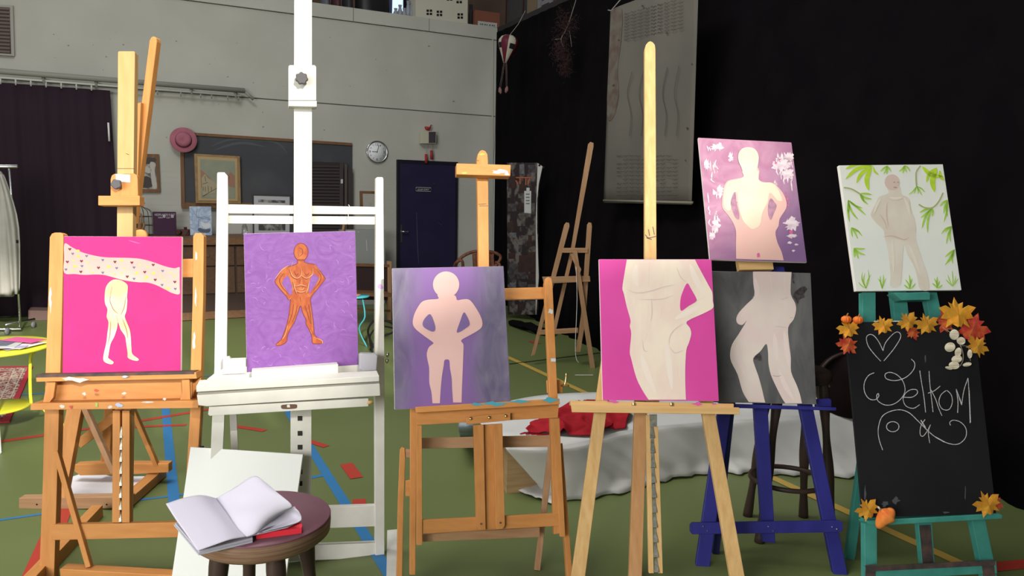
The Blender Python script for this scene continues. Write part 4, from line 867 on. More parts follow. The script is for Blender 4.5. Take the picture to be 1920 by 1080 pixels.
# red notebook and open sketchbook
def gslab(name, px_pts, z0, z1, m_, parent, bevel=.001):
    top = [G(x, y, z1) for x, y in px_pts]; return prismv(name, top, V((0, 0, z0-z1)), m_, parent, bevel=bevel)
rb = thing('red_notebook', 'closed red notebook under the open sketchbook on the stool', 'notebook', G(520, 985, zs))
redc = mat('red_cover', (.60, .03, .045), .45)
gslab('cover', [(480, 1001), (475, 975), (555, 950), (567, 984), (566, 990)], zs+.001, zs+.016, redc, rb)
gslab('page_block', [(478, 996), (476, 974), (553, 949), (565, 977)], zs+.016, zs+.020, paper, rb)
nb = thing('open_sketchbook', 'open blank sketchbook with curling white pages on the round stool', 'sketchbook', G(430, 990, zs))
cov = mat('grey_cover', (.42, .43, .50), .5)
gslab('cover', [(326, 983), (372, 1038), (474, 1014), (474, 1000), (430, 950), (336, 978)], zs+.001, zs+.006, cov, nb)
gslab('page_block', [(328, 980), (373, 1033), (474, 1008), (472, 996), (430, 948), (338, 975)], zs+.006, zs+.012, paper, nb)
z0 = zs+.016
Lp = [[G(311, 945, z0+.045), G(345, 934, z0+.052), G(378, 929, z0+.05), G(405, 935, z0+.03)],
      [G(328, 972, z0+.030), G(362, 961, z0+.037), G(396, 956, z0+.037), G(424, 960, z0+.022)],
      [G(350, 1003, z0+.014), G(384, 992, z0+.022), G(418, 985, z0+.024), G(443, 988, z0+.014)],
      [G(371, 1033, z0+.002), G(402, 1022, z0+.010), G(432, 1012, z0+.014), G(462, 1007, z0+.006)]]
grid('page', loft(Lp, 6, 6), paper, nb, thick=.0012)
Rp = [[G(405, 935, z0+.03), G(440, 915, z0+.075), G(470, 895, z0+.11), G(484, 894, z0+.115)],
      [G(424, 960, z0+.022), G(455, 940, z0+.07), G(495, 920, z0+.10), G(518, 922, z0+.10)],
      [G(443, 988, z0+.014), G(478, 968, z0+.045), G(520, 950, z0+.07), G(548, 948, z0+.075)],
      [G(462, 1007, z0+.006), G(480, 1000, z0+.010), G(505, 978, z0+.025), G(530, 955, z0+.05)]]
grid('page', loft(Rp, 6, 6), paper, nb, thick=.0012)
Kp = [[G(530, 955, z0+.05), G(546, 950, z0+.06), G(560, 958, z0+.055), G(566, 972, z0+.03), G(556, 980, z0+.016), G(530, 984, z0+.012)],
      [G(505, 978, z0+.025), G(525, 965, z0+.03), G(545, 964, z0+.03), G(552, 975, z0+.02), G(535, 986, z0+.012), G(510, 992, z0+.010)],
      [G(480, 1000, z0+.010), G(490, 995, z0+.012), G(505, 988, z0+.014), G(515, 986, z0+.012), G(505, 992, z0+.010), G(482, 1001, z0+.009)]]
grid('page', loft(Kp, 5, 5), paper, nb, thick=.0012)
gslab('page', [(462, 1006), (480, 985), (540, 965), (566, 975), (540, 988)], z0+.004, z0+.006, paper, nb, 0)

# ================================================================== platform with sheet, red cloth
pf = thing('low_platform', 'low plywood podium under the white bed sheet', 'platform', G(1200, 840))
plyw = mat('plywood', (.42, .29, .15), .6, col2=(.34, .22, .11), scale=4, stretch=(1, 1, 12))
zp = .30
fc = [(955, 836), (1070, 836), (1200, 806), (1330, 793), (1450, 785), (1598, 776)]
bk = [(893, 778), (1005, 748), (1130, 741), (1300, 742), (1450, 746), (1588, 752)]
ftop = [G(x, y, zp-.02) for x, y in fc]; btop = [G(x, y, zp-.02) for x, y in bk]
prismv('box', [ftop[0]+V((-.01, .03, 0)), ftop[1]+V((-.04, .10, 0)), ftop[2]+V((0, .16, 0)), ftop[-1]+V((-.05, .16, 0)), btop[-1]+V((-.1, -.02, 0)), btop[0]+V((.08, -.02, 0))], V((0, 0, -(zp-.02))), plyw, pf)
sheet_m = mat('white_sheet', (.60, .595, .575), .9, col2=(.54, .54, .53), scale=3, bump=.1)
topf = [G(x, y, zp) for x, y in [(945, 836), (1062, 834), (1192, 804), (1325, 791), (1450, 783), (1600, 773)]]
hem = [G(x, y, .010) for x, y in [(1020, 918), (1078, 932), (1197, 908), (1325, 884), (1450, 885), (1612, 890)]]
rows3 = [[G(x, y, zp) for x, y in [(880, 772), (1000, 744), (1130, 736), (1300, 738), (1450, 742), (1590, 748)]],
         [G(x, y, zp+.006) for x, y in [(912, 805), (1030, 788), (1165, 770), (1315, 764), (1450, 762), (1595, 760)]],
         topf, [a_.lerp(b_, .06)+V((0, -.012, 0)) for a_, b_ in zip(topf, hem)], [a_.lerp(b_, .5)+V((0, -.01, 0)) for a_, b_ in zip(topf, hem)], hem]
def linloft(rows, nu, nv):
    R_ = [[V(p) for p in smooth([tuple(p) for p in r], nu, closed=False)] for r in rows]; out = []
    for i in range(len(R_)-1):
        for k in range(nv): out.append([a_.lerp(b_, k/nv) for a_, b_ in zip(R_[i], R_[i+1])])
    out.append(R_[-1]); return out
g = linloft(rows3, 16, 7); NR = len(g)
for i, r in enumerate(g):
    for j, p_ in enumerate(r):
        fr = max(0.0, (i/NR-.42)/.58); tp = 1-min(1, abs(i/NR-.2)/.2)
        dg = p_.x*2.1+p_.z*2.6; n1 = noise.noise(V((dg*2.2, 3.0, p_.y*.6))); rd = 1-abs(noise.noise(V((dg*3.1, 7.0, p_.z))))*2; n3 = noise.noise(p_*11)
        p_ += V((0, (-.045*max(0, rd-.35)-.03*n1)*fr-.008*n3*fr, (.014*n1+.016*max(0, 1-abs(noise.noise(V((p_.x*2, p_.y*3, 1))))*6)+.004*n3)*tp))
        if i >= NR-4:
            k_ = (i-(NR-4))/3; p_ += V((.015*n3, -.05*(.5+1.2*noise.noise(V((p_.x*7, 5, 0))))*k_, 0)); p_.z = max(.006, p_.z)
            if i == NR-1: p_.z = .006+.02*abs(n3)
sh = grid('bed_sheet', g, sheet_m, thick=.004)
tag(sh, 'rumpled white bed sheet draped over the low podium', 'sheet')
# trailing corner of sheet on the floor
g2 = linloft([[G(1003, 868, .12), G(1030, 880, .09), G(1075, 895, .10)], [G(980, 885, .03), G(1015, 905, .03), G(1068, 925, .03)], [G(946, 907, .008), G(985, 926, .010), G(1042, 948, .008)]], 9, 8)
for r in g2:
    for p_ in r: p_.z += .02*abs(noise.noise(p_*13))
sc2 = grid('sheet_corner', g2, sheet_m, sh, thick=.004)
ssv = [(962, 842), (1005, 846), (1000, 888), (945, 845)]
# red cloth
g3 = loft([[G(1035, 778, zp+.02), G(1075, 765, zp+.03), G(1120, 762, zp+.03), G(1176, 768, zp+.02)],
           [G(1000, 795, zp+.02), G(1060, 782, zp+.055), G(1120, 775, zp+.05), G(1177, 780, zp+.025)],
           [G(990, 805, zp+.015), G(1050, 800, zp+.045), G(1115, 793, zp+.04), G(1174, 794, zp+.02)],
           [G(985, 811, zp+.012), G(1045, 814, zp+.016), G(1105, 818, zp+.016), G(1172, 803, zp+.014)]], 16, 12)
for r in g3:
    for p_ in r: p_.z += .05*max(0, 1-abs(noise.noise(p_*5))*5)*.8+.02*abs(noise.noise(p_*14)); p_.x += .03*noise.noise(p_*9+V((3, 3, 3))); p_.y += .03*noise.noise(p_*12)
rc = grid('red_cloth', g3, mat('red_fabric', (.36, .010, .02), .8, col2=(.28, .008, .015), scale=20), thick=.004)
tag(rc, 'crumpled red cloth with fringe lying on the white sheet', 'cloth')
for k in range(14):
    x = 985+k*3.5; q_ = G(x, 810+k*.3, zp+.014); tube('fringe', [q_, q_+V((-.02, -.02, 0)), q_+V((-.03-.01*(k % 3), -.035, .002))], .002, MATS['red_fabric'], rc, sides=4, sm=2)
# glass jar/bluish item at (870,770-815)
jb = G(872, 817); 
bgm = mat('blue_grey_cloth', (.30, .36, .42), .7, col2=(.22, .27, .33), scale=8)
g4 = loft([[P(862, 790, 4.35), P(875, 788, 4.3), P(888, 790, 4.3)], [P(860, 803, 4.3), P(874, 803, 4.25), P(888, 804, 4.28)], [G(863, 818, .01), G(876, 820, .01), G(888, 819, .01)]], 4, 4)
tag(grid('cloth_end', g4, bgm, sh, thick=.004), 'blue-grey end of the sheet')

# dark bar stool behind blue easel
bs = thing('bar_stool', 'dark wooden bar stool with foot ring behind the blue easel', 'stool', G(1462, 1010))
bc = G(1470, 996)
topz = .78
spts = {(1408, 765): (1388, 1040), (1500, 765): (1503, 1045), (1420, 768): (1425, 1000), (1508, 768): (1536, 1000)}
for i, (dx, dy) in enumerate(((-.13, -.10), (.15, -.10), (-.10, .14), (.13, .14))):
    a = bc+V((dx*.72, dy*.72, topz)); b = bc+V((dx*1.25, dy*1.25, 0)); pts = [a.lerp(b, k/30) for k in range(31)]
    tube('leg', pts, .021, dkw, bs, sides=12, sm=0, rfun=lambda t: 1+.22*math.sin(t*14)*(1-t*.3))
lathe('seat', [(.16, topz-.01), (.17, topz), (.17, topz+.03), (.15, topz+.04), (0, topz+.04)], bc, dkw, bs, seg=40)
tube('foot_ring', [bc+V((math.cos(t*.785)*.175, math.sin(t*.785)*.165, .27)) for t in range(8)], .012, dkw, bs, closed=True, sides=10)
# dark round chair back near blackboard
ch = thing('round_back_chair', 'dark round-backed chair in the gloom beside the blackboard', 'chair', G(1595, 900))
cc = P(1590, 720, 4.6)
dbr = mat('dark_brown_leather', (.010, .004, .004), .8)
rows_ = []
lathe('backrest', [(0, .0), (.16, .01), (.20, .03), (.21, .05), (.20, .07), (0, .05)], cc, dbr, ch, axis=V((-.25, -1, .1)), seg=40)
tube('frame', [cc+V((.21*math.cos(t*.785), .0, .21*math.sin(t*.785)))+V((0, -.03, 0)) for t in range(8)], .012, dkw, ch, closed=True)
for sx_ in (-.16, .2): tube('leg', [cc+V((sx_, .05, -.15)), V((cc.x+sx_*1.2, cc.y+.1, 0))], .016, dkw, ch, sm=0)
# small red-and-white striped thing seen beyond
rw = thing('folded_magazine', 'small red and white edged magazine lying beyond the charcoal grey canvas', 'magazine', P(1545, 722, 4.3))
q_ = [P(1526, 712, 4.3), P(1550, 722, 4.3), P(1553, 726, 4.2), P(1526, 716, 4.2)]
prismv('red_edge', [P(1524, 717, 4.2), P(1550, 719, 4.2), P(1552, 724, 4.2), P(1524, 723, 4.2)], V((0, .12, 0)), mat('red_edge_m', (.35, .05, .05), .6), rw)
tube('wire_edge', [P(1528, 701, 4.2), P(1556, 725, 4.2)], .004, paper, rw, sm=0); tube('wire_edge', [P(1528, 709, 4.2), P(1546, 720, 4.2)], .003, paper, rw, sm=0)

# ================================================================== yellow bistro table with magazines, rug
yt_c = G(-14, 856); zt_ = .66
yt = thing('bistro_table', 'yellow and white round metal bistro table at the left edge', 'table', yt_c)
yel = mat('yellow_enamel', (.72, .70, .05), .35); wht = mat('white_enamel', (.78, .78, .75), .35)
ytc = P(-14, 650, 4.7); ytc = V((ytc.x, ytc.y, 0)); zt_ = P(-14, 650, 4.7).z; Rt = .335
lathe('table_top', [(0, zt_-.012), (Rt, zt_-.012), (Rt+.004, zt_), (Rt-.005, zt_+.008), (0, zt_+.002)], ytc, yel, yt, seg=48)
zsf = P(-14, 763, 4.7).z
lathe('shelf', [(0, zsf-.008), (.185, zsf-.008), (.19, zsf), (.185, zsf+.006), (0, zsf)], ytc, yel, yt, seg=40)
for i, a in enumerate((-.95, .55, 2.2, 3.9)):
    c_, s_ = math.cos(a), math.sin(a); mm_ = wht if i in (0, 3) else yel
    rp = [(.20, zt_-.015), (.22, zt_-.06), (.20, .50), (.19, zsf), (.24, zsf-.02), (.30, zsf-.12), (.33, .08), (.37, .012), (.40, .010)]
    tube('leg', [ytc+V((c_*r, s_*r, z)) for r, z in rp], .010, mm_, yt, sides=10)
mg = thing('magazine_pile', 'scattered glossy magazines with pink and blue print on the yellow table', 'magazines', ytc+V((0, 0, zt_)))
mg['category'] = 'magazines'
rr = random.Random(3); mcs = [mat('mag_white', (.75, .75, .76), .3), mat('mag_pink', (.62, .10, .28), .3), mat('mag_lilac', (.42, .38, .55), .3), mat('mag_grey', (.5, .52, .5), .3), mat('mag_dark', (.12, .12, .18), .3)]
for k in range(12):
    a = rr.uniform(0, 6.28); d = rr.uniform(.0, .17); ctr = ytc+V((.10+math.cos(a)*d*.8, -.06+math.sin(a)*d, zt_+.010+k*.0022)); an = rr.uniform(0, 3)
    U = V((math.cos(an), math.sin(an), 0)); Q = V((-U.y, U.x, 0)); s1, s2 = rr.uniform(.07, .13), rr.uniform(.02, .09)
    prismv('magazine', [ctr+U*s1+Q*s2, ctr-U*s1+Q*s2, ctr-U*s1-Q*s2, ctr+U*s1-Q*s2], V((0, 0, .0018)), mcs[k % 5] if k < 11 else mcs[1], mg)
# rug
rg = thing('patterned_rug', 'red oriental rug with cream scroll pattern under the bistro table', 'rug', G(-20, 740))
rc_ = [(-120, 688), (62, 686), (18, 790), (-160, 800)]
prismv('border', [G(x, y, .012) for x, y in rc_], V((0, 0, -.010)), mat('rug_red', (.34, .03, .045), .95), rg)
rgm = mat('rug_pattern', (.20, .045, .05), .95, col2=(.42, .36, .28), scale=26, ramp=(.48, .53), detail=3, dist=1.5)
prismv('field', [G(x, y, .0135) for x, y in [(-110, 691), (52, 689), (8, 784), (-150, 794)]], V((0, 0, -.001)), rgm, rg)
for a, b in (((44, 691), (2, 781)), ((26, 692), (-16, 782))):
    prismv('stripe', [G(a[0], a[1], .0145), G(a[0]+2, a[1], .0145), G(b[0]+2, b[1], .0145), G(b[0], b[1], .0145)], V((0, 0, -.0005)), mat('rug_cream', (.45, .38, .3), .95), rg)

# ================================================================== back-wall furniture and things
D6 = Pl(0, 0, 0, 0, 28, base=W(400, 450, .62))       # front face of the sideboard
def offplane(d): return Pl(0, 0, 0, 0, 28, base=W(800, 369, d))
# left curtain and its rail
K = offplane(.12)
rows = []
for k in range(7):
    f_ = k/6; r = []
    for i in range(140):
        x = -330+(212+330)*i/139; yt_ = 160+(170-160)*(x+60)/270; yt_ = W(0, 0, 0) and (155+13*(x/205)); q0 = K(x*(1 if x < 205 else 1), yt_)
        q0.z = K(100, 162).z; pz = q0.z*(1-f_)+.02*f_
        x2 = x+(8*f_ if i > 120 else 0)
        q_ = K(x2, 300); r.append(V((q_.x, q_.y, pz))+W.n*(.012*math.sin(i*.9)+.012*math.sin(i*.37)))
    rows.append(r)
cu = grid('stage_curtain', rows, mat('plum_black_curtain', (.024, .014, .022), .9), thick=.006)
tag(cu, 'dark plum stage curtain hanging full height at the left of the white wall', 'curtain')
rl = thing('curtain_rail', 'double grey metal curtain rail running along the wall above the stage curtain', 'rail', W(200, 165, .1))
zr = K(235, 166).z
rr_ = mat('rail_grey', (.26, .26, .23), .5)
def wz(px, z, off): q = offplane(off)(px, 300); return V((q.x, q.y, z))
tube('rail_tube', [wz(-330, zr+.09, .14), wz(462, zr+.09, .14)], .035, rr_, rl, sm=0)
tube('rail_tube', [wz(-330, zr+.015, .14), wz(455, zr+.015, .14)], .014, mat('rail_light', (.5, .5, .47), .4), rl, sm=0)
tube('rail_end', [wz(460, zr+.09, .14), wz(478, zr-.02, .14)], .02, rr_, rl, sm=0)
for x in (90, 187, 363, 445): beam('bracket', wz(x, zr+.12, .0), wz(x, zr+.0, .17), .03, .03, rr_, rl)
for x in range(10, 205, 28): tube('hook', [wz(x, zr+.01, .14), wz(x, zr-.06, .13)], .010, MATS['rail_light'], rl, sm=0)
for x in (300, 343, 380, 400, 430, 450): tube('hook', [wz(x, zr+.01, .14), wz(x, zr-.05, .13)], .009, rr_, rl, sm=0)
tube('hem_wire', [W(203, 230, .2), W(205, 265, .2)], .012, mat('white_tag', (.7, .7, .7), .5), cu, sm=0)
# skirting block under curtain
q_ = W(52, 592, .3); 
sk = prism('plinth_block', offplane(.45), [(53, 582), (108, 583), (108, 601), (53, 600)], .3, mat('plinth_brown', (.16, .10, .09), .8)); tag(sk, 'low brown plinth block under the stage curtain', 'plinth')
# vent grille
vg = thing('vent_grille', 'brown slatted vent grille in grey frame high on the wall at left', 'vent', W(-20, 105, .03))
gm = mat('vent_frame', (.32, .31, .28), .6)
prism('frame', W, [(-120, 2), (24, 10), (27, 105), (-120, 96)], .05, gm, vg, .05)
prism('recess', W, [(-118, 6), (18, 14), (21, 101), (-118, 92)], .01, mat('vent_dark', (.06, .045, .04), .8), vg, .053)
for k in range(13):
    y = 15+k*6.7; prism('slat', W, [(-117, y-8), (18.5, y), (18.5, y+3.6), (-117, y-4.4)], .015, mat('vent_slat', (.13, .095, .085), .6), vg, .062)
# clothes rack with coats
cr_ = thing('clothes_rack', 'chrome rolling clothes rail on castors at the left edge', 'clothes rack', G(40, 622))
ck = 7.3
fx = G(40, 622); Yk = fx.y
chrome = mat('chrome', (.65, .65, .66), .25, 1.0)
RK = lambda x, y: P(x, y, Yk)
tube('post', [RK(17, 316), RK(25, 420), RK(33, 520), RK(38, 612)], .012, chrome, cr_, sm=0)
tube('top_bar', [RK(-160, 313), RK(33, 313)], .013, chrome, cr_, sm=0); tube('top_bar', [RK(-160, 309), RK(33, 310)], .006, chrome, cr_, sm=0)
tube('base_bar', [RK(-160, 618), RK(40, 617)], .013, chrome, cr_, sm=0)
tube('base_arm', [RK(32, 604)+V((0, -.2, 0)), RK(38, 605)+V((0, .25, 0))], .014, chrome, cr_, sm=0)
for d in (-.2, .25):
    q_ = RK(36, 612)+V((0, d, 0)); q_.z = .04
    lathe('castor', [(.0, -.012), (.035, -.012), (.04, 0), (.035, .012), (0, .012)], q_, mat('castor_grey', (.15, .15, .16), .4), cr_, axis=V((1, 0, 0)), seg=20)
ct = thing('white_coat', 'long off-white coat hanging on the clothes rail', 'coat', RK(10, 560))
coatm = mat('off_white_wool', (.44, .43, .385), .9, col2=(.38, .37, .33), scale=5)
def coatrow(xl, xr, y, d, n=14): return [P(xl+(xr-xl)*i/n, y, Yk-.06-d*math.sin(math.pi*i/n)-.03*math.sin(i*1.7)) for i in range(n+1)]
grid('body', [coatrow(-35, 2, 320, .03), coatrow(-55, 14, 345, .08), coatrow(-62, 20, 400, .14), coatrow(-62, 24, 480, .16), coatrow(-66, 30, 560, .18)], coatm, ct, thick=.01, sub=1)
grid('sleeve', [coatrow(-10, 8, 325, .05, 8), coatrow(2, 20, 360, .09, 8), coatrow(4, 34, 400, .10, 8), coatrow(12, 40, 450, .1, 8), coatrow(20, 38, 556, .08, 8)], coatm, ct, thick=.01, sub=1)
patch('sleeve_tab', Pl(0, 0, 0, 0, 0, base=P(30, 450, Yk-.2)), [(30, 450), (35, 450), (35, 456), (30, 456)], black, ct, .0, 0)
# chalkboard on the back wall
cbd = thing('wall_chalkboard', 'wide dark chalkboard in a brown wood frame on the white wall', 'chalkboard', W(450, 385, .03))
slate = mat('slate_face', (.055, .057, .065), .6, col2=(.085, .088, .095), scale=1.6, detail=5, ramp=(.45, .75))
prism('slate', W, [(341, 250), (660, 270), (660, 384), (343, 386)], .03, slate, cbd, .03)
prism('frame_top', W, [(338, 247), (660, 268), (660, 273), (338, 252)], .05, wb['x'], cbd, .05)
prism('frame_side', W, [(338, 250), (344, 251), (347, 386), (340, 387)], .05, wb['z'], cbd, .05)
prism('frame_bottom', W, [(340, 380), (660, 380), (660, 390), (341, 391)], .06, wb['x'], cbd, .06)
strokes('chalk_wipe', W, [[(395, 275), (430, 262), (480, 262), (520, 268), (540, 290)], [(400, 282), (450, 268), (500, 276)], [(470, 350), (480, 358)]], 5, mat('chalk_wipe_m', (.085, .09, .10), .8), cbd, .032, taper=.9)
# framed street painting hanging on the chalkboard
fp = thing('framed_picture', 'gold framed painting of a village street hung over the chalkboard', 'picture', W(408, 385, .08), 'framed pictures along the white wall')
gold = mat('dull_gold_wood', (.30, .20, .10), .5, col2=(.24, .15, .07), scale=14); gold2 = mat('pale_gold', (.40, .29, .15), .5)
prism('frame', W, [(364, 288), (450, 293), (452, 382), (367, 381)], .05, gold, fp, .10, .004)
prism('inner_frame', W, [(370, 293), (445, 297), (446, 377), (372, 376)], .02, gold2, fp, .108, .002)
prism('picture', W, [(375, 298), (440, 302), (441, 372), (377, 371)], .01, mat('faded_sky_green', (.22, .25, .19), .6, col2=(.28, .27, .2), scale=7), fp, .112)
multipatch('painted_house', W, [[(376, 318), (385, 325), (398, 338), (398, 350), (377, 352)], [(425, 330), (433, 322), (440, 330), (440, 352), (427, 348)]], mat('brick_pink', (.30, .16, .11), .6), fp, .114)
multipatch('painted_house', W, [[(378, 334), (384, 326), (390, 334), (398, 338), (406, 345), (404, 362), (380, 366)]], mat('house_cream', (.34, .30, .20), .6), fp, .116)
strokes('painted_line', W, [[(381, 350), (381, 358)], [(385, 350), (385, 359)], [(390, 348), (391, 360)], [(396, 350), (397, 359)], [(380, 368), (408, 352)], [(380, 345), (390, 342)], [(384, 330), (386, 340)], [(426, 345), (430, 330)]], 1, mat('sepia_line', (.12, .09, .06), .6), fp, .118, sm=0)
# framed photo at left
f2 = thing('framed_picture', 'brown framed black and white photograph of a masked group beside the chalkboard', 'picture', W(273, 360, .03), 'framed pictures along the white wall')
prism('frame', W, [(248, 288), (298, 289), (301, 361), (248, 361)], .03, wb['z'], f2, .04, .003)
prism('photo', W, [(250, 294), (292, 295), (295, 355), (250, 354)], .004, mat('photo_grey', (.12, .10, .10), .5, col2=(.34, .32, .29), scale=7, ramp=(.45, .55)), f2, .042)
multipatch('photo_shape', W, [[(281, 306), (288, 304), (292, 309), (290, 320), (294, 345), (292, 354), (286, 350), (283, 330)], [(266, 318), (274, 312), (284, 318), (280, 325), (270, 322)], [(256, 300), (262, 302), (260, 320), (254, 322)]], mat('photo_pale', (.42, .40, .37), .5), f2, .044, sm=3)
multipatch('photo_shape', W, [[(262, 335), (275, 330), (286, 338), (285, 350), (268, 352)], [(270, 296), (291, 296), (291, 304), (272, 308)]], mat('photo_dark', (.06, .05, .05), .5), f2, .0435, sm=2)
# hat
ht = thing('pink_fedora', 'dusty pink fedora hat hung on the corner of the chalkboard', 'hat', W(344, 285, .06))
pk2 = mat('dusty_pink_felt', (.36, .13, .17), .85, col2=(.30, .10, .14), scale=9)
hc = W(344, 263, .09); hn = (W.n+V((-.1, 0, .15))).normalized(); sc = 11.2/1400
a_ = hn.orthogonal().normalized()
lathe('brim', [(.02, .01), (.09, .0), (.155, .005), (.17, .02), (.168, .026), (.09, .012), (.02, .02)], hc, pk2, ht, cap=False, axis=hn, seg=36)
lathe('crown', [(.10, .005), (.10, .05), (.088, .085), (.05, .095), (.0, .07)], hc, pk2, ht, axis=hn, seg=36)
lathe('hat_band', [(.101, .012), (.104, .014), (.104, .036), (.101, .038)], hc, mat('wine_band', (.12, .02, .05), .6), ht, cap=False, axis=hn, seg=36)
# sideboard / workbench
sbd = thing('wooden_sideboard', 'long brown wooden sideboard with drawers against the white wall', 'sideboard', G(400, 598))
fd = G(400, 599); D6 = Pl(0, 0, 0, 0, 28, base=fd)
ztop = D6(400, 449).z
def dsl(name, x0, x1, y0, y1, t, m_, off=0.0, bevel=.002):
    a, b = D6(x0, 500), D6(x1, 500); zz0, zz1 = D6(400, y0).z, D6(400, y1).z
    pts = [V((a.x, a.y, zz0)), V((b.x, b.y, zz0)), V((b.x, b.y, zz1)), V((a.x, a.y, zz1))]
    pts = [p_+D6.n*off for p_ in pts]; return prismv(name, pts, -D6.n*t, m_, sbd, bevel=bevel)
depth_ = (W(400, 500)-D6(400, 500)).dot(-D6.n)-.02
dsl('worktop', 250, 560, 447, 459, depth_, wb['x'], .03)
dsl('carcass', 256, 550, 461, 590, depth_-.02, mat('carcass_dark', (.055, .035, .028), .7), -.02)
for r_ in ((463, 498), (501, 550)):
    for x0, x1 in ((260, 336), (340, 440), (444, 545)):
        dsl('drawer', x0, x1, r_[0], r_[1], .02, wood('drawer_brown', (.115, .065, .042), (.085, .045, .028), 'x'), .0)
dsl('base_board', 256, 550, 584, 598, .03, wb['x'], .0)
for x in (290, 390, 495): bolt(D6, x, 480, sbd, .0, .02, slot, 'drawer_knob')
ztp = D6(400, 447).z + .0
T3 = offplane(.30)
def ontop(px, off=.30): q_ = offplane(off)(px, 400); return V((q_.x, q_.y, ztp+.002))
# birdcage
bcg = thing('birdcage', 'small dark wire birdcage standing on the sideboard', 'birdcage', ontop(264))
b0 = ontop(264); wr = mat('dark_wire', (.05, .04, .04), .5); s7 = (b0-CAM).length/F
rc2, hc2 = 18*s7, 48*s7
for k in range(14):
    a = 2*math.pi*k/14; tube('wire', [b0+V((rc2*math.cos(a), rc2*math.sin(a), 0)), b0+V((rc2*math.cos(a), rc2*math.sin(a), hc2*.65)), b0+V((rc2*.75*math.cos(a), rc2*.75*math.sin(a), hc2*.88)), b0+V((0, 0, hc2))], .003, wr, bcg, sides=4, sm=3)
for z_ in (.01, .35, .65): tube('ring', [b0+V((rc2*math.cos(t*.785), rc2*math.sin(t*.785), hc2*z_)) for t in range(8)], .004, wr, bcg, closed=True, sides=5, sm=3)
for a in (-.5, .5, 1.57): tube('finial', [b0+V((0, 0, hc2)), b0+V((math.cos(a)*7*s7, math.sin(a)*7*s7, hc2+5*s7)), b0+V((0, 0, hc2+10*s7)), b0+V((0, 0, hc2+17*s7))], .003, wr, bcg, sides=4)
# carved hand
hd = thing('wooden_hand', 'wooden artist hand model beside the birdcage', 'hand model', ontop(258, .5))
h0 = ontop(258, .5); hw = mat('hand_wood', (.30, .17, .09), .5)
tube('palm', [h0, h0+V((0, 0, 10*s7)), h0+V((0, 0, 22*s7))], 6*s7, hw, hd, sides=12, rfun=lambda t: .7+.5*t)
for k, (dx, l) in enumerate(((-5, 14), (-2, 18), (1.5, 19), (5, 15))): tube('finger', [h0+V((dx*s7, 0, 20*s7)), h0+V((dx*1.4*s7, -.01, (22+l*.6)*s7)), h0+V((dx*1.3*s7, -.03, (22+l)*s7))], 1.6*s7, hw, hd, sides=8)
tube('thumb', [h0+V((4*s7, -.01, 9*s7)), h0+V((11*s7, -.03, 14*s7)), h0+V((12*s7, -.04, 21*s7))], 1.9*s7, hw, hd, sides=8)
# book standing
Bk = offplane(.34)
bk_ = thing('art_book', 'tall plum-coloured art book standing upright on the sideboard', 'book', ontop(308, .34))
def standing(parent, name, x0, x1, ytop, t, m_, off, ybot=None, lean=0):
    pl_ = offplane(off); a, b = pl_(x0, ytop), pl_(x1, ytop); a2, b2 = V((a.x, a.y, ztp+.003)), V((b.x, b.y, ztp+.003))
    b.z = a.z
    return prismv(name, [a, b, b2, a2], -W.n*t, m_, parent, bevel=.001)
standing(bk_, 'cover', 286, 330, 397, .05, mat('plum_book', (.055, .022, .05), .4), .34)
txm = mat('pale_lettering', (.55, .52, .55), .5)
text('title', 'NEDERLANDSE KUNST', Bk, 290, 404.5, 4.0, txm, bk_, .002, 38)
text('title', 'VAN', Bk, 296, 409.5, 3.2, txm, bk_, .002, 8.5); text('title', 'TOT', Bk, 311.5, 409.8, 3.2, txm, bk_, .002, 8)
multipatch('title_box', Bk, [[(305.5, 403), (310, 403), (310, 408), (305.5, 408)], [(321, 403.3), (325.5, 403.3), (325.5, 408.3), (321, 408.3)]], txm, bk_, .002)
text('title', 'A', Bk, 306.6, 407.3, 3.2, MATS['plum_book'], bk_, .004, 2.6); text('title', 'Z', Bk, 322, 407.6, 3.2, MATS['plum_book'], bk_, .004, 2.6)
# binocular/camera thing
kc = thing('vintage_camera', 'old dark leather camera on the sideboard behind the hot pink canvas', 'camera', ontop(342, .4))
k0 = ontop(342, .4); brn = mat('oxblood', (.07, .022, .02), .45)
beam('body', k0+V((-.08, 0, .04)), k0+V((.08, .04, .04)), .08, .06, brn, kc, side=V((0, 0, 1)))
lathe('lens', [(.03, 0), (.03, .05), (.02, .05), (0, .045)], k0+V((-.03, -.04, .04)), brn, kc, axis=V((0, -1, 0)), seg=20)
lathe('viewfinder', [(.02, 0), (.02, .03), (0, .03)], k0+V((.03, .01, .08)), brn, kc, seg=16)
bwl = tube('strap', [k0+V((.08, 0, .05)), k0+V((.10, -.06, .07)), k0+V((.09, -.09, .03)), k0+V((.07, -.1, .006))], .008, brn, kc)
# blue-grey canvas
bg = thing('small_canvas', 'small blue and white abstract canvas standing on the sideboard', 'painting', ontop(373, .45))
B8 = offplane(.45)
bcm = mat('ice_blue_paint', (.30, .40, .56), .5, col2=(.50, .58, .68), scale=9, ramp=(.4, .6), dist=2)
standing(bg, 'canvas', 355, 396, 387, .03, bcm, .45)
multipatch('painted_shape', B8, [[(377, 415), (384, 419), (394, 419), (395, 426), (385, 428), (378, 422)]], mat('soft_white', (.62, .66, .70), .5), bg, .002, sm=3)
multipatch('painted_shape', B8, [[(374, 427), (384, 430), (394, 429), (392, 436), (378, 436), (371, 432)]], mat('slate_blue', (.10, .12, .16), .5), bg, .002, sm=3)
strokes('painted_line', B8, [[(374, 408), (385, 407), (395, 411)], [(373, 411), (384, 410), (395, 413)], [(370, 392), (368, 405), (374, 408)], [(373, 412), (371, 430)]], 1, mat('steel_blue', (.18, .24, .34), .5), bg, .003)
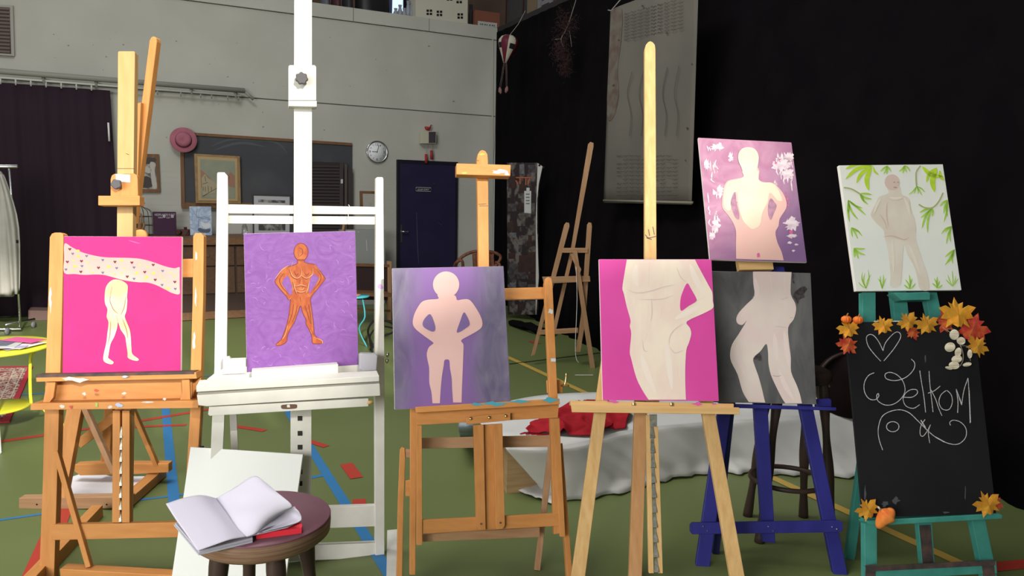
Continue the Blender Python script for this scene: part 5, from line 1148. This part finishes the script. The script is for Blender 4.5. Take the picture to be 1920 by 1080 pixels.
# framed photo standing near mast
f3 = thing('framed_photo', 'white matted landscape photo in thin dark frame standing on the sideboard', 'picture', ontop(510, .3))
B9 = offplane(.3)
standing(f3, 'frame', 473, 546, 364, .03, mat('dark_frame', (.05, .05, .055), .4), .3)
def wq(pl, x0, x1, y0, y1): return [(x0, y0), (x1, y0+1.5), (x1, y1), (x0, y1)]
prism('mat_board', B9, [(476, 367), (543, 369), (543, 440), (477, 440)], .002, mat('matboard', (.42, .43, .45), .7), f3, .004)
prism('photo', B9, [(484, 374), (535, 376), (535, 432), (485, 432)], .002, mat('photo_mono', (.06, .06, .06), .5, col2=(.30, .30, .30), scale=10, ramp=(.45, .6)), f3, .007)
prism('photo_light', B9, [(484, 379), (535, 381), (535, 420), (485, 420)], .001, mat('matboard2', (.46, .46, .47), .7), f3, .009)
# glass bottle
gb_ = thing('glass_bottle', 'small clear glass bottle standing beside the framed landscape photo', 'bottle', ontop(458, .45))
g0 = ontop(458, .45)
lathe('glass', [(.0, 0), (.04, 0), (.042, .05), (.035, .12), (.018, .15), (.018, .19), (.022, .2)], g0, mat('clear_glass', (.75, .8, .8), .08, trans=.85), gb_, seg=20)
lathe('stopper', [(.016, .19), (.016, .22), (.022, .225), (.0, .24)], g0, metal, gb_, seg=12)
# louvred folding screen
ls = thing('louvred_screen', 'dark brown louvred folding screen standing against the wall', 'screen', G(620, 588))
LS = offplane(.15); dk = mat('dark_louvre', (.055, .042, .042), .6)
def sc_panel(x0, x1, yt0, yt1, yb, name, off, m_):
    return prism(name, offplane(off), [(x0, yt0), (x1, yt1), (x1, yb), (x0, yb)], .03, m_, ls, 0, .002)
sc_panel(560, 640, 302, 305, 582, 'panel', .15, mat('louvre_recess', (.035, .028, .028), .7))
for k in range(44):
    y = 310+k*6; prism('louvre', LS, [(566, y), (637, y+.8), (637, y+3.4), (566, y+2.6)], .02, dk, ls, .018)
sc_panel(560, 566, 302, 303, 582, 'stile', .18, dk); sc_panel(637, 644, 305, 306, 583, 'stile', .18, dk)
sc_panel(646, 651, 306, 309, 584, 'stile', .14, mat('louvre_edge', (.09, .075, .07), .5)); sc_panel(651, 661, 316, 316, 585, 'panel', .10, dk)
prism('label_tag', LS, [(639, 336), (643, 336), (643, 344), (639, 344)], .004, mat('tag_grey', (.5, .5, .5), .5), ls, .036)
# clock
ck_ = thing('wall_clock', 'round white wall clock with chrome rim', 'clock', W(706, 305, .03))
kk = W(706, 285, .0); sw_ = (kk-CAM).dot(fw)/F; rc3 = 20.8*sw_
lathe('rim', [(rc3*.86, .0), (rc3, .0), (rc3, .035), (rc3*.95, .045), (rc3*.88, .035)], kk, chrome, ck_, cap=False, axis=W.n, seg=48)
lathe('dial', [(0, .02), (rc3*.9, .02), (rc3*.9, .024), (0, .024)], kk, mat('dial_white', (.74, .76, .80), .6), ck_, axis=W.n, seg=48)
ink2 = mat('clock_ink', (.015, .015, .02), .5)
KU, KV = W.u, V((0, 0, 1))
class CPl:
    def __init__(s): s.n = W.n
    def __call__(s, x, y, off=0): return kk+KU*x*rc3/100-KV*y*rc3/100+W.n*off
CP = CPl()
for n_ in range(1, 13):
    a = n_*math.pi/6; big = n_ % 3 == 0; hh = 22 if big else 13; ww = (26 if n_ == 12 else 14) if big else (13 if n_ > 9 else 7)
    text('numeral', str(n_), CP, 66*math.sin(a)-ww/2, -66*math.cos(a)+hh/2, hh, ink2, ck_, .026, ww)
strokes('hour_hand', CP, [[(6, 0), (-46, -2)]], 5, ink2, ck_, .028, sm=0); strokes('minute_hand', CP, [[(-2, 8), (18, -60)]], 4, ink2, ck_, .029, sm=0)
# exit-sign style box with bird, wind chime
xb = thing('wall_box', 'small square light box with dark front on the wall above the door', 'box', W(804, 270, .0))
prism('housing', W, [(790, 246), (818, 246), (818, 269), (790, 269)], .10, mat('box_beige', (.48, .46, .36), .5), xb, .12, .003)
prism('face', W, [(804, 247), (817, 247), (817, 268), (804, 268)], .004, mat('box_face', (.06, .05, .06), .4), xb, .124)
bd = thing('bird_ornament', 'tiny red bird ornament perched on the wall light box', 'ornament', W(803, 245, .08))
bm = mat('red_lacquer', (.32, .03, .03), .4); bp_ = offplane(.08); b3 = bp_(803, 241)
tube('body', [bp_(797, 237.5), bp_(800, 240.5), bp_(804, 241), bp_(808, 238)], .03, bm, bd, sides=10, rfun=lambda t: .25+.75*math.sin(math.pi*min(1, t*.95+.05)))
tube('tail', [bp_(806, 238), bp_(809, 234.5)], .01, bm, bd, sm=0); tube('leg', [bp_(804, 242), bp_(804, 246)], .004, bm, bd, sm=0)
wc = thing('wind_chime', 'red hanging pendant weights on a thread below the light box', 'ornament', bp_(802, 306))
for x, y0_, y1_ in ((799, 289, 306), (809, 282, 299)):
    tube('thread', [bp_(x+.5, 269), bp_(x, y0_)], .003, mat('thread', (.3, .28, .25), .8), wc, sm=0)
    tube('weight', [bp_(x, y0_), bp_(x, y1_)], .022, bm, wc, sides=10, sm=0)
# door
dm = mat('navy_door', (.018, .014, .045), .5, col2=(.022, .018, .053), scale=3)
dr_ = thing('door_1', 'navy blue flush door marked STAFF ONLY', 'door', W(800, 560, .02)); dr_['kind'] = 'structure'
zdb = 0.0
def wallrect(name, x0, x1, ytop, zb_, t, m_, par, off, bevel=.002):
    a, b = W(x0, ytop, off), W(x1, ytop, off); b.z = a.z; a2, b2 = V((a.x, a.y, zb_)), V((b.x, b.y, zb_))
    return prismv(name, [a, b, b2, a2], -W.n*t, m_, par, bevel=bevel)
wallrect('frame', 745, 859, 299, 0.0, .06, mat('navy_frame', (.012, .011, .02), .5), dr_, .05)
wallrect('leaf', 751, 855, 307, 0.02, .02, dm, dr_, .058)
sgn = prism('sign', W, [(779, 350), (809, 351.3), (809, 360), (779, 359)], .004, mat('sign_black', (.01, .01, .015), .4), dr_, .064)
strokes('sign_border', W, [[(780, 351), (808, 352.2), (808, 359), (780, 358), (780, 351)]], .7, txm, dr_, .066, sm=0)
text('sign_text', 'STAFF ONLY', W, 783, 357, 3.2, txm, dr_, .067, 22)
prism('handle_plate', W, [(751, 421), (754.5, 421), (754.5, 455), (751, 455)], .006, metal, dr_, .066)
hdl = tube('handle', [W(753, 434, .07), W(753, 434, .12), W(766, 434.6, .12)], .011, metal, dr_, sm=0)
sc_m = mat('scuff', (.09, .09, .12), .7)
strokes('scuff_mark', W, [[(781, 400), (783, 460), (785, 495)], [(821, 417), (829, 422)], [(812, 343), (815, 344)], [(780, 399), (784, 401)]], .8, sc_m, dr_, .0605, taper=.5)
# small framed picture by the white post
f4 = thing('framed_picture', 'small brown framed sketch on the wall behind the white easel right post', 'picture', W(690, 386, .03), 'framed pictures along the white wall')
prism('frame', W, [(675, 358), (718, 359), (718, 400), (676, 399)], .03, wb['z'], f4, .04, .002)
prism('picture', W, [(680, 363), (714, 364), (714, 396), (681, 395)], .003, mat('sketch_paper', (.40, .38, .35), .7, col2=(.28, .27, .26), scale=12, ramp=(.55, .7)), f4, .042)
# chimney-breast/grey panel and dark bench
bn = thing('wooden_bench', 'dark settle with pale wood frame behind the white easel right post', 'bench', G(700, 600))
BN = Pl(0, 0, 0, 0, 28, base=G(700, 604))
prism('back_panel', BN, [(560, 493), (730, 498), (730, 563), (560, 560)], .03, mat('bench_dark', (.035, .022, .022), .7), bn, -.02)
prism('top_rail', BN, [(560, 491), (730, 496), (730, 501), (560, 496)], .05, wb['x'], bn, 0); prism('post', BN, [(727, 490), (734, 490), (734, 600), (728, 600)], .05, wf['z'], bn, .0)
prism('seat', BN, [(560, 546), (736, 551), (736, 557), (560, 552)], .35, wb['x'], bn, .3); prism('stretcher', BN, [(560, 576), (732, 581), (732, 585), (560, 580)], .03, wb['x'], bn, 0)
prism('post', BN, [(560, 490), (566, 490), (566, 597), (560, 597)], .05, wf['z'], bn, 0)
# coil of black cable and teal table
tt = thing('teal_side_table', 'small turquoise round metal table behind the violet canvas', 'table', G(664, 648))
t0_ = G(664, 648); tzt = P(664, 555, t0_.y).z; tq = mat('turquoise_enamel', (.06, .36, .42), .4); c0_ = V((t0_.x, t0_.y, 0))
r9 = 27*(t0_-CAM).length/F
lathe('table_top', [(0, tzt-.01), (r9, tzt-.01), (r9+.004, tzt+.004), (0, tzt)], c0_, tq, tt, seg=32)
for a in (-.3, 1.8, 3.9): tube('leg', [c0_+V((.1*math.cos(a), .1*math.sin(a), tzt-.01)), c0_+V((.13*math.cos(a), .13*math.sin(a), tzt*.6)), c0_+V((.06*math.cos(a), .06*math.sin(a), tzt*.35)), c0_+V((.15*math.cos(a), .15*math.sin(a), 0))], .008, tq, tt, sides=8)
cof = thing('small_saucer', 'small terracotta saucer on the turquoise table', 'saucer', c0_+V((.03, -.03, tzt+.005)))
lathe('dish', [(0, 0), (.04, 0), (.05, .015), (.045, .015), (0, .006)], c0_+V((.03, -.03, tzt+.005)), mat('terracotta', (.35, .18, .12), .7), cof, seg=16)
cb_ = thing('cable_coil', 'loose coil of black cable on the floor behind the white easel', 'cable', G(710, 640))
tube('cable', [G(700, 650, .02), G(690, 620, .1), G(705, 600, .18), G(735, 606, .15), G(738, 622, .08), G(715, 632, .03), G(695, 655, .02)], .012, black, cb_, sm=5)
tube('cable', [G(698, 660, .02), G(694, 630, .06), G(712, 612, .14), G(740, 616, .1)], .010, black, cb_, sm=5)
# grey cabinet between
gc = thing('grey_cabinet', 'pale grey wooden cabinet against the wall behind the white easel', 'cabinet', W(680, 580, .4))
gcp = offplane(.55); a, b = gcp(640, 431), gcp(722, 431); b.z = a.z
prismv('body', [a, b, V((b.x, b.y, 0)), V((a.x, a.y, 0))], -W.n*.15, mat('grey_panel', (.30, .31, .30), .6), gc, bevel=.003)
strokes('scratch', gcp, [[(687, 450), (688, 470)], [(671, 434), (673, 436)]], 1.2, txm, gc, .001)
tube('stick', [gcp(642, 440, .03), gcp(645, 420, .03)], .02, wf['z'], gc, sm=0)
# rattan armchair
ac = thing('rattan_armchair', 'brown bentwood rattan armchair beside the staff door', 'armchair', G(895, 596))
ACp = Pl(0, 0, 0, 0, 15, base=G(895, 596)); rat = mat('rattan', (.20, .085, .05), .5, col2=(.13, .05, .03), scale=30)
def acp(x, y, o_=0): return ACp(x, y, o_)
tube('back_rim', [acp(853, 500), acp(858, 490), acp(872, 478), acp(893, 471), acp(920, 472), acp(936, 478), acp(938, 486), acp(930, 497), acp(922, 502)], .022, rat, ac)
tube('arm', [acp(852, 500, .2), acp(856, 492, .3), acp(866, 489, .35), acp(868, 510, .3), acp(866, 590, .25)], .02, rat, ac); tube('arm', [acp(930, 492, .2), acp(938, 505, .35), acp(936, 590, .25)], .02, rat, ac)
rows = []
for k in range(6): rows.append([acp(886+(40)*i/10+k*.5, 476+k*9+3*math.sin(i/10*3.14)*-1, .02*math.sin(i*2.0)) for i in range(11)])
grid('back_weave', rows, rat, ac, thick=.01)
lathe('seat', [(0, .38), (.24, .38), (.26, .41), (.24, .44), (0, .45)], V((acp(895, 590).x, acp(895, 590).y-.2, 0)), rat, ac, seg=24)
for x in (868, 925): tube('leg', [acp(x, 535, 0), acp(x, 596, 0)], .018, rat, ac, sm=0)
# poster panel at the drape
pp = thing('poster_panel', 'tall narrow collage poster panel standing in front of the black drape', 'poster', G(985, 598))
PP = Pl(0, 0, 0, 0, -35, base=G(985, 600)); 
mono = mat('collage_mono', (.025, .018, .020), .5, col2=(.12, .105, .10), scale=7, ramp=(.5, .62), detail=5, stretch=(1.6, 1, 1))
prism('panel', PP, [(950, 305), (1008, 305), (1007, 590), (952, 590)], .03, mono, pp, 0)
prism('panel_edge', PP, [(1008, 306), (1017, 312), (1010, 345), (1007, 375), (1007, 430), (1010, 520), (1005, 590), (1004.5, 590), (1005, 400)], .01, mat('edge_white', (.45, .45, .43), .6), pp, .003)
for cx_, cy_ in ((1010, 308), (1018, 312)): prism('clip', PP, [(cx_, cy_), (cx_+3, cy_+1), (cx_+2, cy_+4), (cx_-1, cy_+3)], .03, black, pp, .01)
prs = random.Random(8)
cols_ = [mat('ph1', (.07, .065, .065), .5, col2=(.03, .03, .03), scale=22), mat('ph2', (.03, .02, .02), .5, col2=(.12, .11, .10), scale=18), mat('ph3', (.05, .025, .02), .5, col2=(.03, .02, .02), scale=20), mat('ph4', (.13, .135, .15), .5, col2=(.08, .08, .09), scale=25)]
x = 0
for r_ in range(15):
    for c_i in range(3):
        y0_ = 310+r_*18.4+prs.uniform(-4, 4); x0_ = 953+c_i*18.2+prs.uniform(-2, 3); w_ = min(prs.uniform(6, 20), 1004-x0_); h_ = prs.uniform(8, 24)
        if y0_+h_ > 588 or prs.random() < .2: continue
        prism('photo', PP, [(x0_, y0_), (x0_+w_, y0_), (x0_+w_, y0_+h_), (x0_, y0_+h_)], .001, cols_[prs.randrange(4)], pp, .002+.0003*(c_i+3*(r_ % 2)))
strokes('orange_motif', PP, [[(967, 333), (997, 333)], [(975, 334), (975, 345)], [(986, 334), (986, 347)], [(967, 338), (971, 345)], [(993, 335), (990, 345)]], 2.2, mat('rust_print', (.32, .09, .04), .6), pp, .006, sm=0)
prism('label', PP, [(983, 358), (996, 358), (995.5, 400), (983, 399)], .001, mat('label_grey', (.42, .43, .44), .6), pp, .006)
prism('label_tab', PP, [(987, 352), (993, 352), (993, 359), (987, 359)], .001, MATS['label_grey'], pp, .006)
multipatch('label_text', PP, [[(986, y), (993, y), (993, y+2.2), (986, y+2.2)] for y in (363, 369, 375, 380.5)], mat('label_ink', (.12, .12, .12), .6), pp, .008)
# cloth heap at its foot
hp = thing('black_cloth_heap', 'heap of black cloth on the floor at the foot of the poster panel', 'cloth', G(1000, 606))
g5 = loft([[G(954, 601, .03), G(984, 603, .1), G(1019, 613, .1), G(1044, 623, .03)], [G(954, 608, .02), G(979, 612, .06), G(1009, 620, .06), G(1039, 629, .02)], [G(962, 611, .004), G(979, 616, .004), G(1004, 624, .004), G(1034, 633, .004)]], 6, 5)
for r in g5:
    for p_ in r: p_.z = max(.004, p_.z+.03*noise.noise(p_*5))
grid('fold', g5, drape_m, hp, thick=.004)

# background tripod easel
eb = thing('tripod_easel', 'plain brown tripod easel standing empty in the background by the drape', 'easel', G(1060, 680), 'painters easels')
Yb = G(1110, 690).y
EB = Pl(0, 0, 0, .0, 0, base=G(1108, 690)); EF = EB
prism('mast', EB, [(1103, 270), (1107, 266), (1113, 268), (1113, 275), (1077, 470), (1042, 622), (1035, 622), (1070, 470)], .03, wf['z'], eb, -.1, .002)
prism('side_stile', EB, [(1058, 422), (1062, 417), (1067, 418), (1068, 424), (1003, 665), (996, 668)], .03, wf['z'], eb, -.06, .002)
prism('side_stile', EB, [(1101, 422), (1104, 417), (1109, 418), (1110, 424), (1098, 600), (1088, 660), (1080, 660), (1090, 590)], .03, wf['z'], eb, -.06, .002)
prism('cross_rail', EB, [(1055, 465), (1103, 465), (1102, 474), (1053, 474)], .02, wf['x'], eb, -.05, .002)
prism('canvas_ledge', EB, [(1017, 520), (1106, 518), (1107, 528), (1020, 532)], .06, wf['x'], eb, -.03, .002)
prism('lower_rail', EB, [(1013, 619), (1084, 615), (1084, 624), (1011, 628)], .02, wf['x'], eb, -.05, .002)
prism('prop_leg', EB, [(1074, 472), (1082, 470), (1116, 690), (1107, 691)], .03, wf['z'], eb, 0, .002)
prism('prop_brace', EB, [(1069, 478), (1074, 476), (1090, 505), (1087, 515)], .02, wf['z'], eb, .01, .002)
tube('cord', [EB(1080, 500, .02), EB(1082, 560, .02), EB(1079, 640, .02), EB(1080, 670, .02), EB(1085, 680, .02)], .003, canvas_side, eb, sides=5)

# ================================================================== banner on the drape
BA = Pl(1215, 380, 7.35, 0, -63)
bn0 = BA(1132, 379)
bt = thing('hanging_banner', 'long aged parchment cloth banner hanging in front of the black drape', 'banner', BA(1215, 381))
parch = mat('aged_parchment', (.130, .118, .10), .9, col2=(.105, .10, .088), scale=1.2, detail=6, bump=.05)
nt = parch.node_tree
c4s = [(1145, 20), (1313, -55), (1299, 384), (1132, 380)]
rows = []
for k in range(13):
    f_ = k/12; r = []
    for i in range(25):
        s_ = i/24; xa = c4s[0][0]*(1-f_)+c4s[3][0]*f_; ya = c4s[0][1]*(1-f_)+c4s[3][1]*f_; xb2 = c4s[1][0]*(1-f_)+c4s[2][0]*f_; yb2 = c4s[1][1]*(1-f_)+c4s[2][1]*f_
        r.append(BA(xa, ya).lerp(BA(xb2, yb2), s_)+BA.n*(.012*math.sin(s_*14)))
    rows.append(r)
grid('cloth', rows, parch, bt, thick=.003)
sgn_ = 1 if (CAM-bn0).dot(BA.n) > 0 else -1
stn = mat('brown_stain', (.095, .066, .055), .9, col2=(.125, .112, .095), scale=9, ramp=(.35, .6)); inkb = mat('faded_ink', (.055, .045, .04), .9)
multipatch('stain', BA, [[(1147, 24), (1166, 18), (1164, 80), (1158, 130), (1160, 180), (1150, 220), (1138, 215), (1142, 100)]], stn, bt, sgn_*.018, sm=3)
bl2 = []
for k in range(9):
    y0_ = 27-k*0+k*6.0
    for seg_ in range(9):
        xx0 = 1170+seg_*12.5; yb_ = y0_-(xx0-1170)*.27*(1-k*.03)
        if yb_ > -30: bl2.append([(xx0, yb_), (xx0+3, yb_-2.2), (xx0+5, yb_+.2), (xx0+8, yb_-2.6), (xx0+10.5, yb_-2)])
for k in range(11):
    y0_ = 293+k*7.4
    for seg_ in range(10):
        xx0 = 1156+seg_*11.6
        if prs.random() < .12: continue
        bl2.append([(xx0, y0_), (xx0+3, y0_-1.4), (xx0+5, y0_+.7), (xx0+8, y0_-1.2), (xx0+10, y0_-.4)])
strokes('handwriting', BA, bl2, .8, inkb, bt, sgn_*.02)
# plain botanical-like sketch stand-in in the middle of the banner
mid = []
for k in range(5):
    x0_ = 1180+k*22
    mid.append([(x0_, 255), (x0_+3, 215), (x0_-4, 175), (x0_+5, 135-k*3)])
strokes('faint_sketch', BA, mid, .8, inkb, bt, sgn_*.02)
multipatch('stain', BA, [splash(x, y, r, 9) for x, y, r in ((1202, 372, 3.5), (1250, 62, 1.4), (1205, 11, 2), (1237, 53, 1), (1288, 240, 2), (1285, 300, 1.6), (1160, 75, 1.5), (1150, 160, 2), (1297, 120, 1.2))], inkb, bt, sgn_*.021)
tube('hem', [BA(1132, 376, sgn_*.01), BA(1299, 380, sgn_*.01)], .012, mat('hem_cloth', (.20, .18, .14), .9), bt, sm=0)
tube('hanging_cord', [BA(1140, 19, 0), BA(1146, 20, 0), BA(1170, -8, 0), BA(1195, -60, 0)], .006, mat('cord_grey', (.30, .29, .27), .8), bt, sides=5, sm=0)
tube('hanging_cord', [BA(1313, -55, 0), BA(1300, -100, 0)], .006, MATS['cord_grey'], bt, sides=5, sm=0)

# balloon ornament
HB = 10.6
ho = thing('balloon_ornament', 'burgundy and cream striped hot air balloon ornament hanging by the wall corner', 'ornament', P(948, 165, HB))
cream = mat('cream_fabric', (.42, .40, .33), .7); burg = mat('burgundy_fabric', (.10, .012, .025), .5)
s10 = HB/F; bc_ = P(947, 118, HB); axb = V((.16, 0, 1))
prf = [(3.5, 0), (9, 12), (15, 24), (18.5, 33), (18.5, 39), (15, 45), (8, 49), (0, 50)]
lathe('envelope', [(a*s10, b*s10) for a, b in prf], bc_, cream, ho, axis=axb, seg=32, mats=[cream, burg, black], mfun=lambda i, k: 1 if (k//4) % 2 == 0 else (2 if i == 2 and (k % 4) else 0))
for x0_, x1_, y1_ in ((-2.5, -10, 50), (-.5, -8, 52), (1.5, 3, 50), (3, 5, 48)):
    tube('cord', [bc_+V((x0_*s10, 0, 0)), bc_+V((x1_*.9*s10, 0, -(y1_-8)*s10))], .0018, mat('cord_pink', (.28, .2, .18), .8), ho, sm=0, sides=5)
    lathe('tassel', [(0, 0), (.016, -.03), (.018, -.07), (0, -.09)], bc_+V((x1_*.9*s10, 0, -(y1_-8)*s10)), mat('tassel_pink', (.22, .12, .11), .8), ho, seg=10)
tube('hanging_cord', [bc_+axb.normalized()*50*s10, P(972, 45, HB), P(985, 20, HB)], .004, MATS['cord_grey'], ho, sides=5, sm=0)
# dried plant bunch
dp = thing('dried_bunch', 'dark reddish dried plant bunch hanging upside down before the black drape', 'dried plant', P(1055, 140, 9.3))
d0 = P(1058, 40, 9.3); tw = mat('dark_twig', (.030, .014, .014), .9); pt = mat('pale_twig', (.16, .14, .12), .8)
tube('stem', [P(1080, 0, 9.3), P(1064, 50, 9.3), P(1052, 73, 9.3), P(1057, 88, 9.3)], .006, pt, dp, sides=5, sm=3); tube('stem', [P(1052, 73, 9.3), P(1040, 74, 9.3)], .004, pt, dp, sides=5, sm=0); tube('stem', [P(1068, 58, 9.3), P(1072, 88, 9.3)], .005, pt, dp, sides=5, sm=0)
r5 = random.Random(5); vs, fs = [], []
for k in range(900):
    if k < 300: cx_, cy_, sx2, sy2 = 1062, 45, 18, 24
    else: cx_, cy_, sx2, sy2 = 1052, 92, 17, 28
    x = r5.gauss(cx_, sx2*.5); y = r5.gauss(cy_, sy2*.6)
    if k > 650: y = r5.uniform(100, 140); x = 1058+r5.gauss(2, 5)
    p0 = P(x, y, 9.3+r5.gauss(0, .12)); dd = V((r5.gauss(0, 1), r5.gauss(0, 1), r5.gauss(-.3, 1))).normalized()*r5.uniform(.03, .08); sd = dd.cross(V((0, 1, 0))).normalized()*.003
    i = len(vs); vs += [p0-sd, p0+sd, p0+dd]; fs.append((i, i+1, i+2))
o = mk('twigs', vs, fs, tw, dp); o['kind'] = 'stuff'

# ================================================================== things on the ledge
zl = zc+.10
def led(px, off=-.1, z=0): q_ = offplane(off)(px, 100); return V((q_.x, q_.y, zl+z))
LP = offplane(-.08)
# lantern house
wh = thing('house_lantern', 'white toy house box with small square windows on the ledge', 'box', led(828, -.1))
hm = mat('ivory_card', (.50, .48, .40), .8)
a, b = led(779, -.05), led(876, -.05)
prismv('box', [a, b, b+V((0, 0, .75)), a+V((0, 0, .75))], -W.n*.3, hm, wh)
HPl = offplane(-.05)
for cx_, cy_ in ((805, 23), (824, 25), (863, 30), (843, -4), (861, 1)):
    for dx in (-3, 3):
        for dy in (-3, 3):
            prism('window', HPl, [(cx_+dx-2.2, cy_+dy-2.2), (cx_+dx+2.2, cy_+dy-2), (cx_+dx+2.2, cy_+dy+2.2), (cx_+dx-2.2, cy_+dy+2)], .002, black, wh, .003)
dsb = thing('dark_roll', 'dark upright roll standing between the toy house and the brown box', 'roll', led(885, -.1))
tube('roll', [led(882, -.1), led(882, -.1, .33)], .03, mat('dark_felt', (.02, .02, .025), .9), dsb, sm=0, sides=12)
bx_ = thing('brown_box', 'brown box with white label at the end of the ledge', 'box', led(915, .0))
a, b = led(891, .0), led(936, .0)
prismv('body', [a, b, b+V((0, 0, .24)), a+V((0, 0, .24))], -W.n*.28, mat('rust_card', (.19, .07, .045), .8), bx_, bevel=.004)
BX = offplane(.0)
prism('label', BX, [(896, 39), (932, 43.5), (932, 51.5), (896, 47.5)], .002, mat('label_white', (.42, .42, .40), .7), bx_, .004)
multipatch('label_text', BX, [[(x_, 43.3+(x_-896)*.12), (x_+w_, 43.3+(x_-896)*.12), (x_+w_, 46+(x_-896)*.12), (x_, 46+(x_-896)*.12)] for x_, w_ in ((900, 2), (903, 3), (908, 3), (912, 2), (917, 3), (922, 3), (926, 2))], MATS['label_ink'], bx_, .006)
bgs = mat('black_bag', (.012, .012, .014), .35); 
def bag(x0, x1, hgt, m_, label, off=-.25, name='bag'):
    t_ = thing(name, label, 'bag', led((x0+x1)/2, off), 'bags stored on the ledge'); a, b = led(x0, off), led(x1, off); n_ = 14; rows = []
    for k in range(7):
        f_ = k/6; r = []
        for i in range(n_+1):
            an = 2*math.pi*i/n_; mid_ = (a+b)/2; U_ = (b-a)/2*(1-.25*f_**3)
            r.append(mid_+U_*math.cos(an)+W.n*.16*math.sin(an)*(1-.3*f_)+V((0, 0, hgt*f_+.03*math.sin(i*2.1+k)*f_)))
        rows.append(r)
    rows.append([(a+b)/2+V((0, 0, hgt*.98)) for _ in range(n_+1)])
    grid('body', rows, m_, t_); tube('strap', [(a+b)/2+V((-.1, 0, hgt*.9)), (a+b)/2+V((0, -.05, hgt+.1)), (a+b)/2+V((.1, 0, hgt*.9))], .012, m_, t_)
    return t_
bag(666, 730, .60, bgs, 'big black bag on the ledge beside the bright window')
bag(643, 661, .32, mat('dark_grey_bag', (.03, .03, .035), .4), 'smaller dark bag on the ledge left of the big black bag')
bag(602, 618, .30, mat('grey_blue_bag', (.11, .11, .14), .4), 'grey-blue bag on the ledge right of the white easel mast')
bag(623, 638, .34, mat('maroon_bag', (.07, .03, .035), .5), 'maroon printed bag on the ledge between two grey bags')
bag(430, 478, .2, mat('black_trunk', (.02, .018, .02), .5), 'dark bundle on the ledge left of the white easel mast')
bag(484, 548, .24, mat('grey_bundle', (.18, .17, .16), .6), 'grey bundle on the ledge behind the white easel mast')
# bright window beyond
w1 = thing('window_1', 'narrow bright window in the upper room behind the ledge', 'window', offplane(-2.8)(745, 40)); w1['kind'] = 'structure'
U3 = offplane(-2.85)
prism('pane', U3, [(737, -60), (756, -60), (756, 31), (735, 31)], .02, mat('sky_pane', (.62, .78, 1.0), .5, emis=1.1), w1, .03)
prism('frame', U3, [(756, -60), (763, -60), (762, 33), (756, 33)], .05, mat('pale_frame', (.45, .5, .6), .5), w1, .05); prism('frame', U3, [(731, -60), (737, -60), (735, 33), (729, 33)], .05, mat('blue_frame', (.10, .12, .25), .5), w1, .05)
prism('sill', U3, [(729, 31), (763, 33), (763, 37), (729, 35)], .06, MATS['pale_frame'], w1, .06)
sgp = thing('glass_vases', 'cluster of clear glass vases on the ledge left of the toy house', 'vase', led(760, -.3)); 
for k, (x, hg) in enumerate(((742, .14), (750, .2), (758, .16), (765, .28), (771, .22))):
    lathe('vase', [(0, 0), (.035, 0), (.04, hg*.5), (.02, hg*.8), (.03, hg)], led(x, -.22), mat('smoky_glass', (.45, .5, .58), .15, trans=.5), sgp, seg=14)
dkb = prism('dark_column', offplane(-1.2), [(764, -60), (779, -60), (779, 60), (764, 60)], .2, black); tag(dkb, 'dark upright column beyond the glass vases', 'column')
# right mezzanine: rail posts and boards over the drape
mzp = thing('ledge_boards', 'pale and brown storage boards stacked above the black drape', 'boards', t0+dirt*.6+V((0, 0, .09)))
def mz_(s, z, o_=.1): return t0+dirt*s+V((.898, .44, 0))*o_+V((0, 0, .09+z))
prismv('board', [mz_(.15, 0), mz_(.75, 0), mz_(.75, .7), mz_(.15, .55)], V((.898, .44, 0))*.05, mat('grey_board', (.045, .043, .045), .8), mzp)
prismv('board', [mz_(.85, 0), mz_(1.15, 0), mz_(1.15, .9), mz_(.85, .9)], V((.898, .44, 0))*.05, mat('tan_board', (.16, .12, .08), .8), mzp)
tube('board_edge', [mz_(.15, .0, .08), mz_(.15, .55, .08), mz_(.75, .7, .08), mz_(.75, 0, .08)], .012, mat('red_brown_edge', (.05, .02, .02), .7), mzp, sm=0)
crt = mat('grey_slats', (.18, .18, .20), .6)
cr8 = thing('slatted_crate', 'grey slatted crate standing on the right-hand ledge', 'crate', mz_(1.6, 0))
for z_ in (.06, .17, .28, .39, .5): prismv('slat', [mz_(1.25, z_), mz_(2.6, z_), mz_(2.6, z_+.06), mz_(1.25, z_+.06)], V((.898, .44, 0))*.02, crt, cr8)
for s_ in (1.25, 1.6, 2.0, 2.45): prismv('upright', [mz_(s_, 0, .07), mz_(s_+.07, 0, .07), mz_(s_+.07, .6, .07), mz_(s_, .6, .07)], V((.898, .44, 0))*.03, crt, cr8)

# canvases beneath the bag etc. done; clear helper properties
for o in bpy.data.objects:
    if '_w' in o: del o['_w']
    if o.get('kind') == 'structure':
        for k in ('category',):
            if k in o: del o[k]
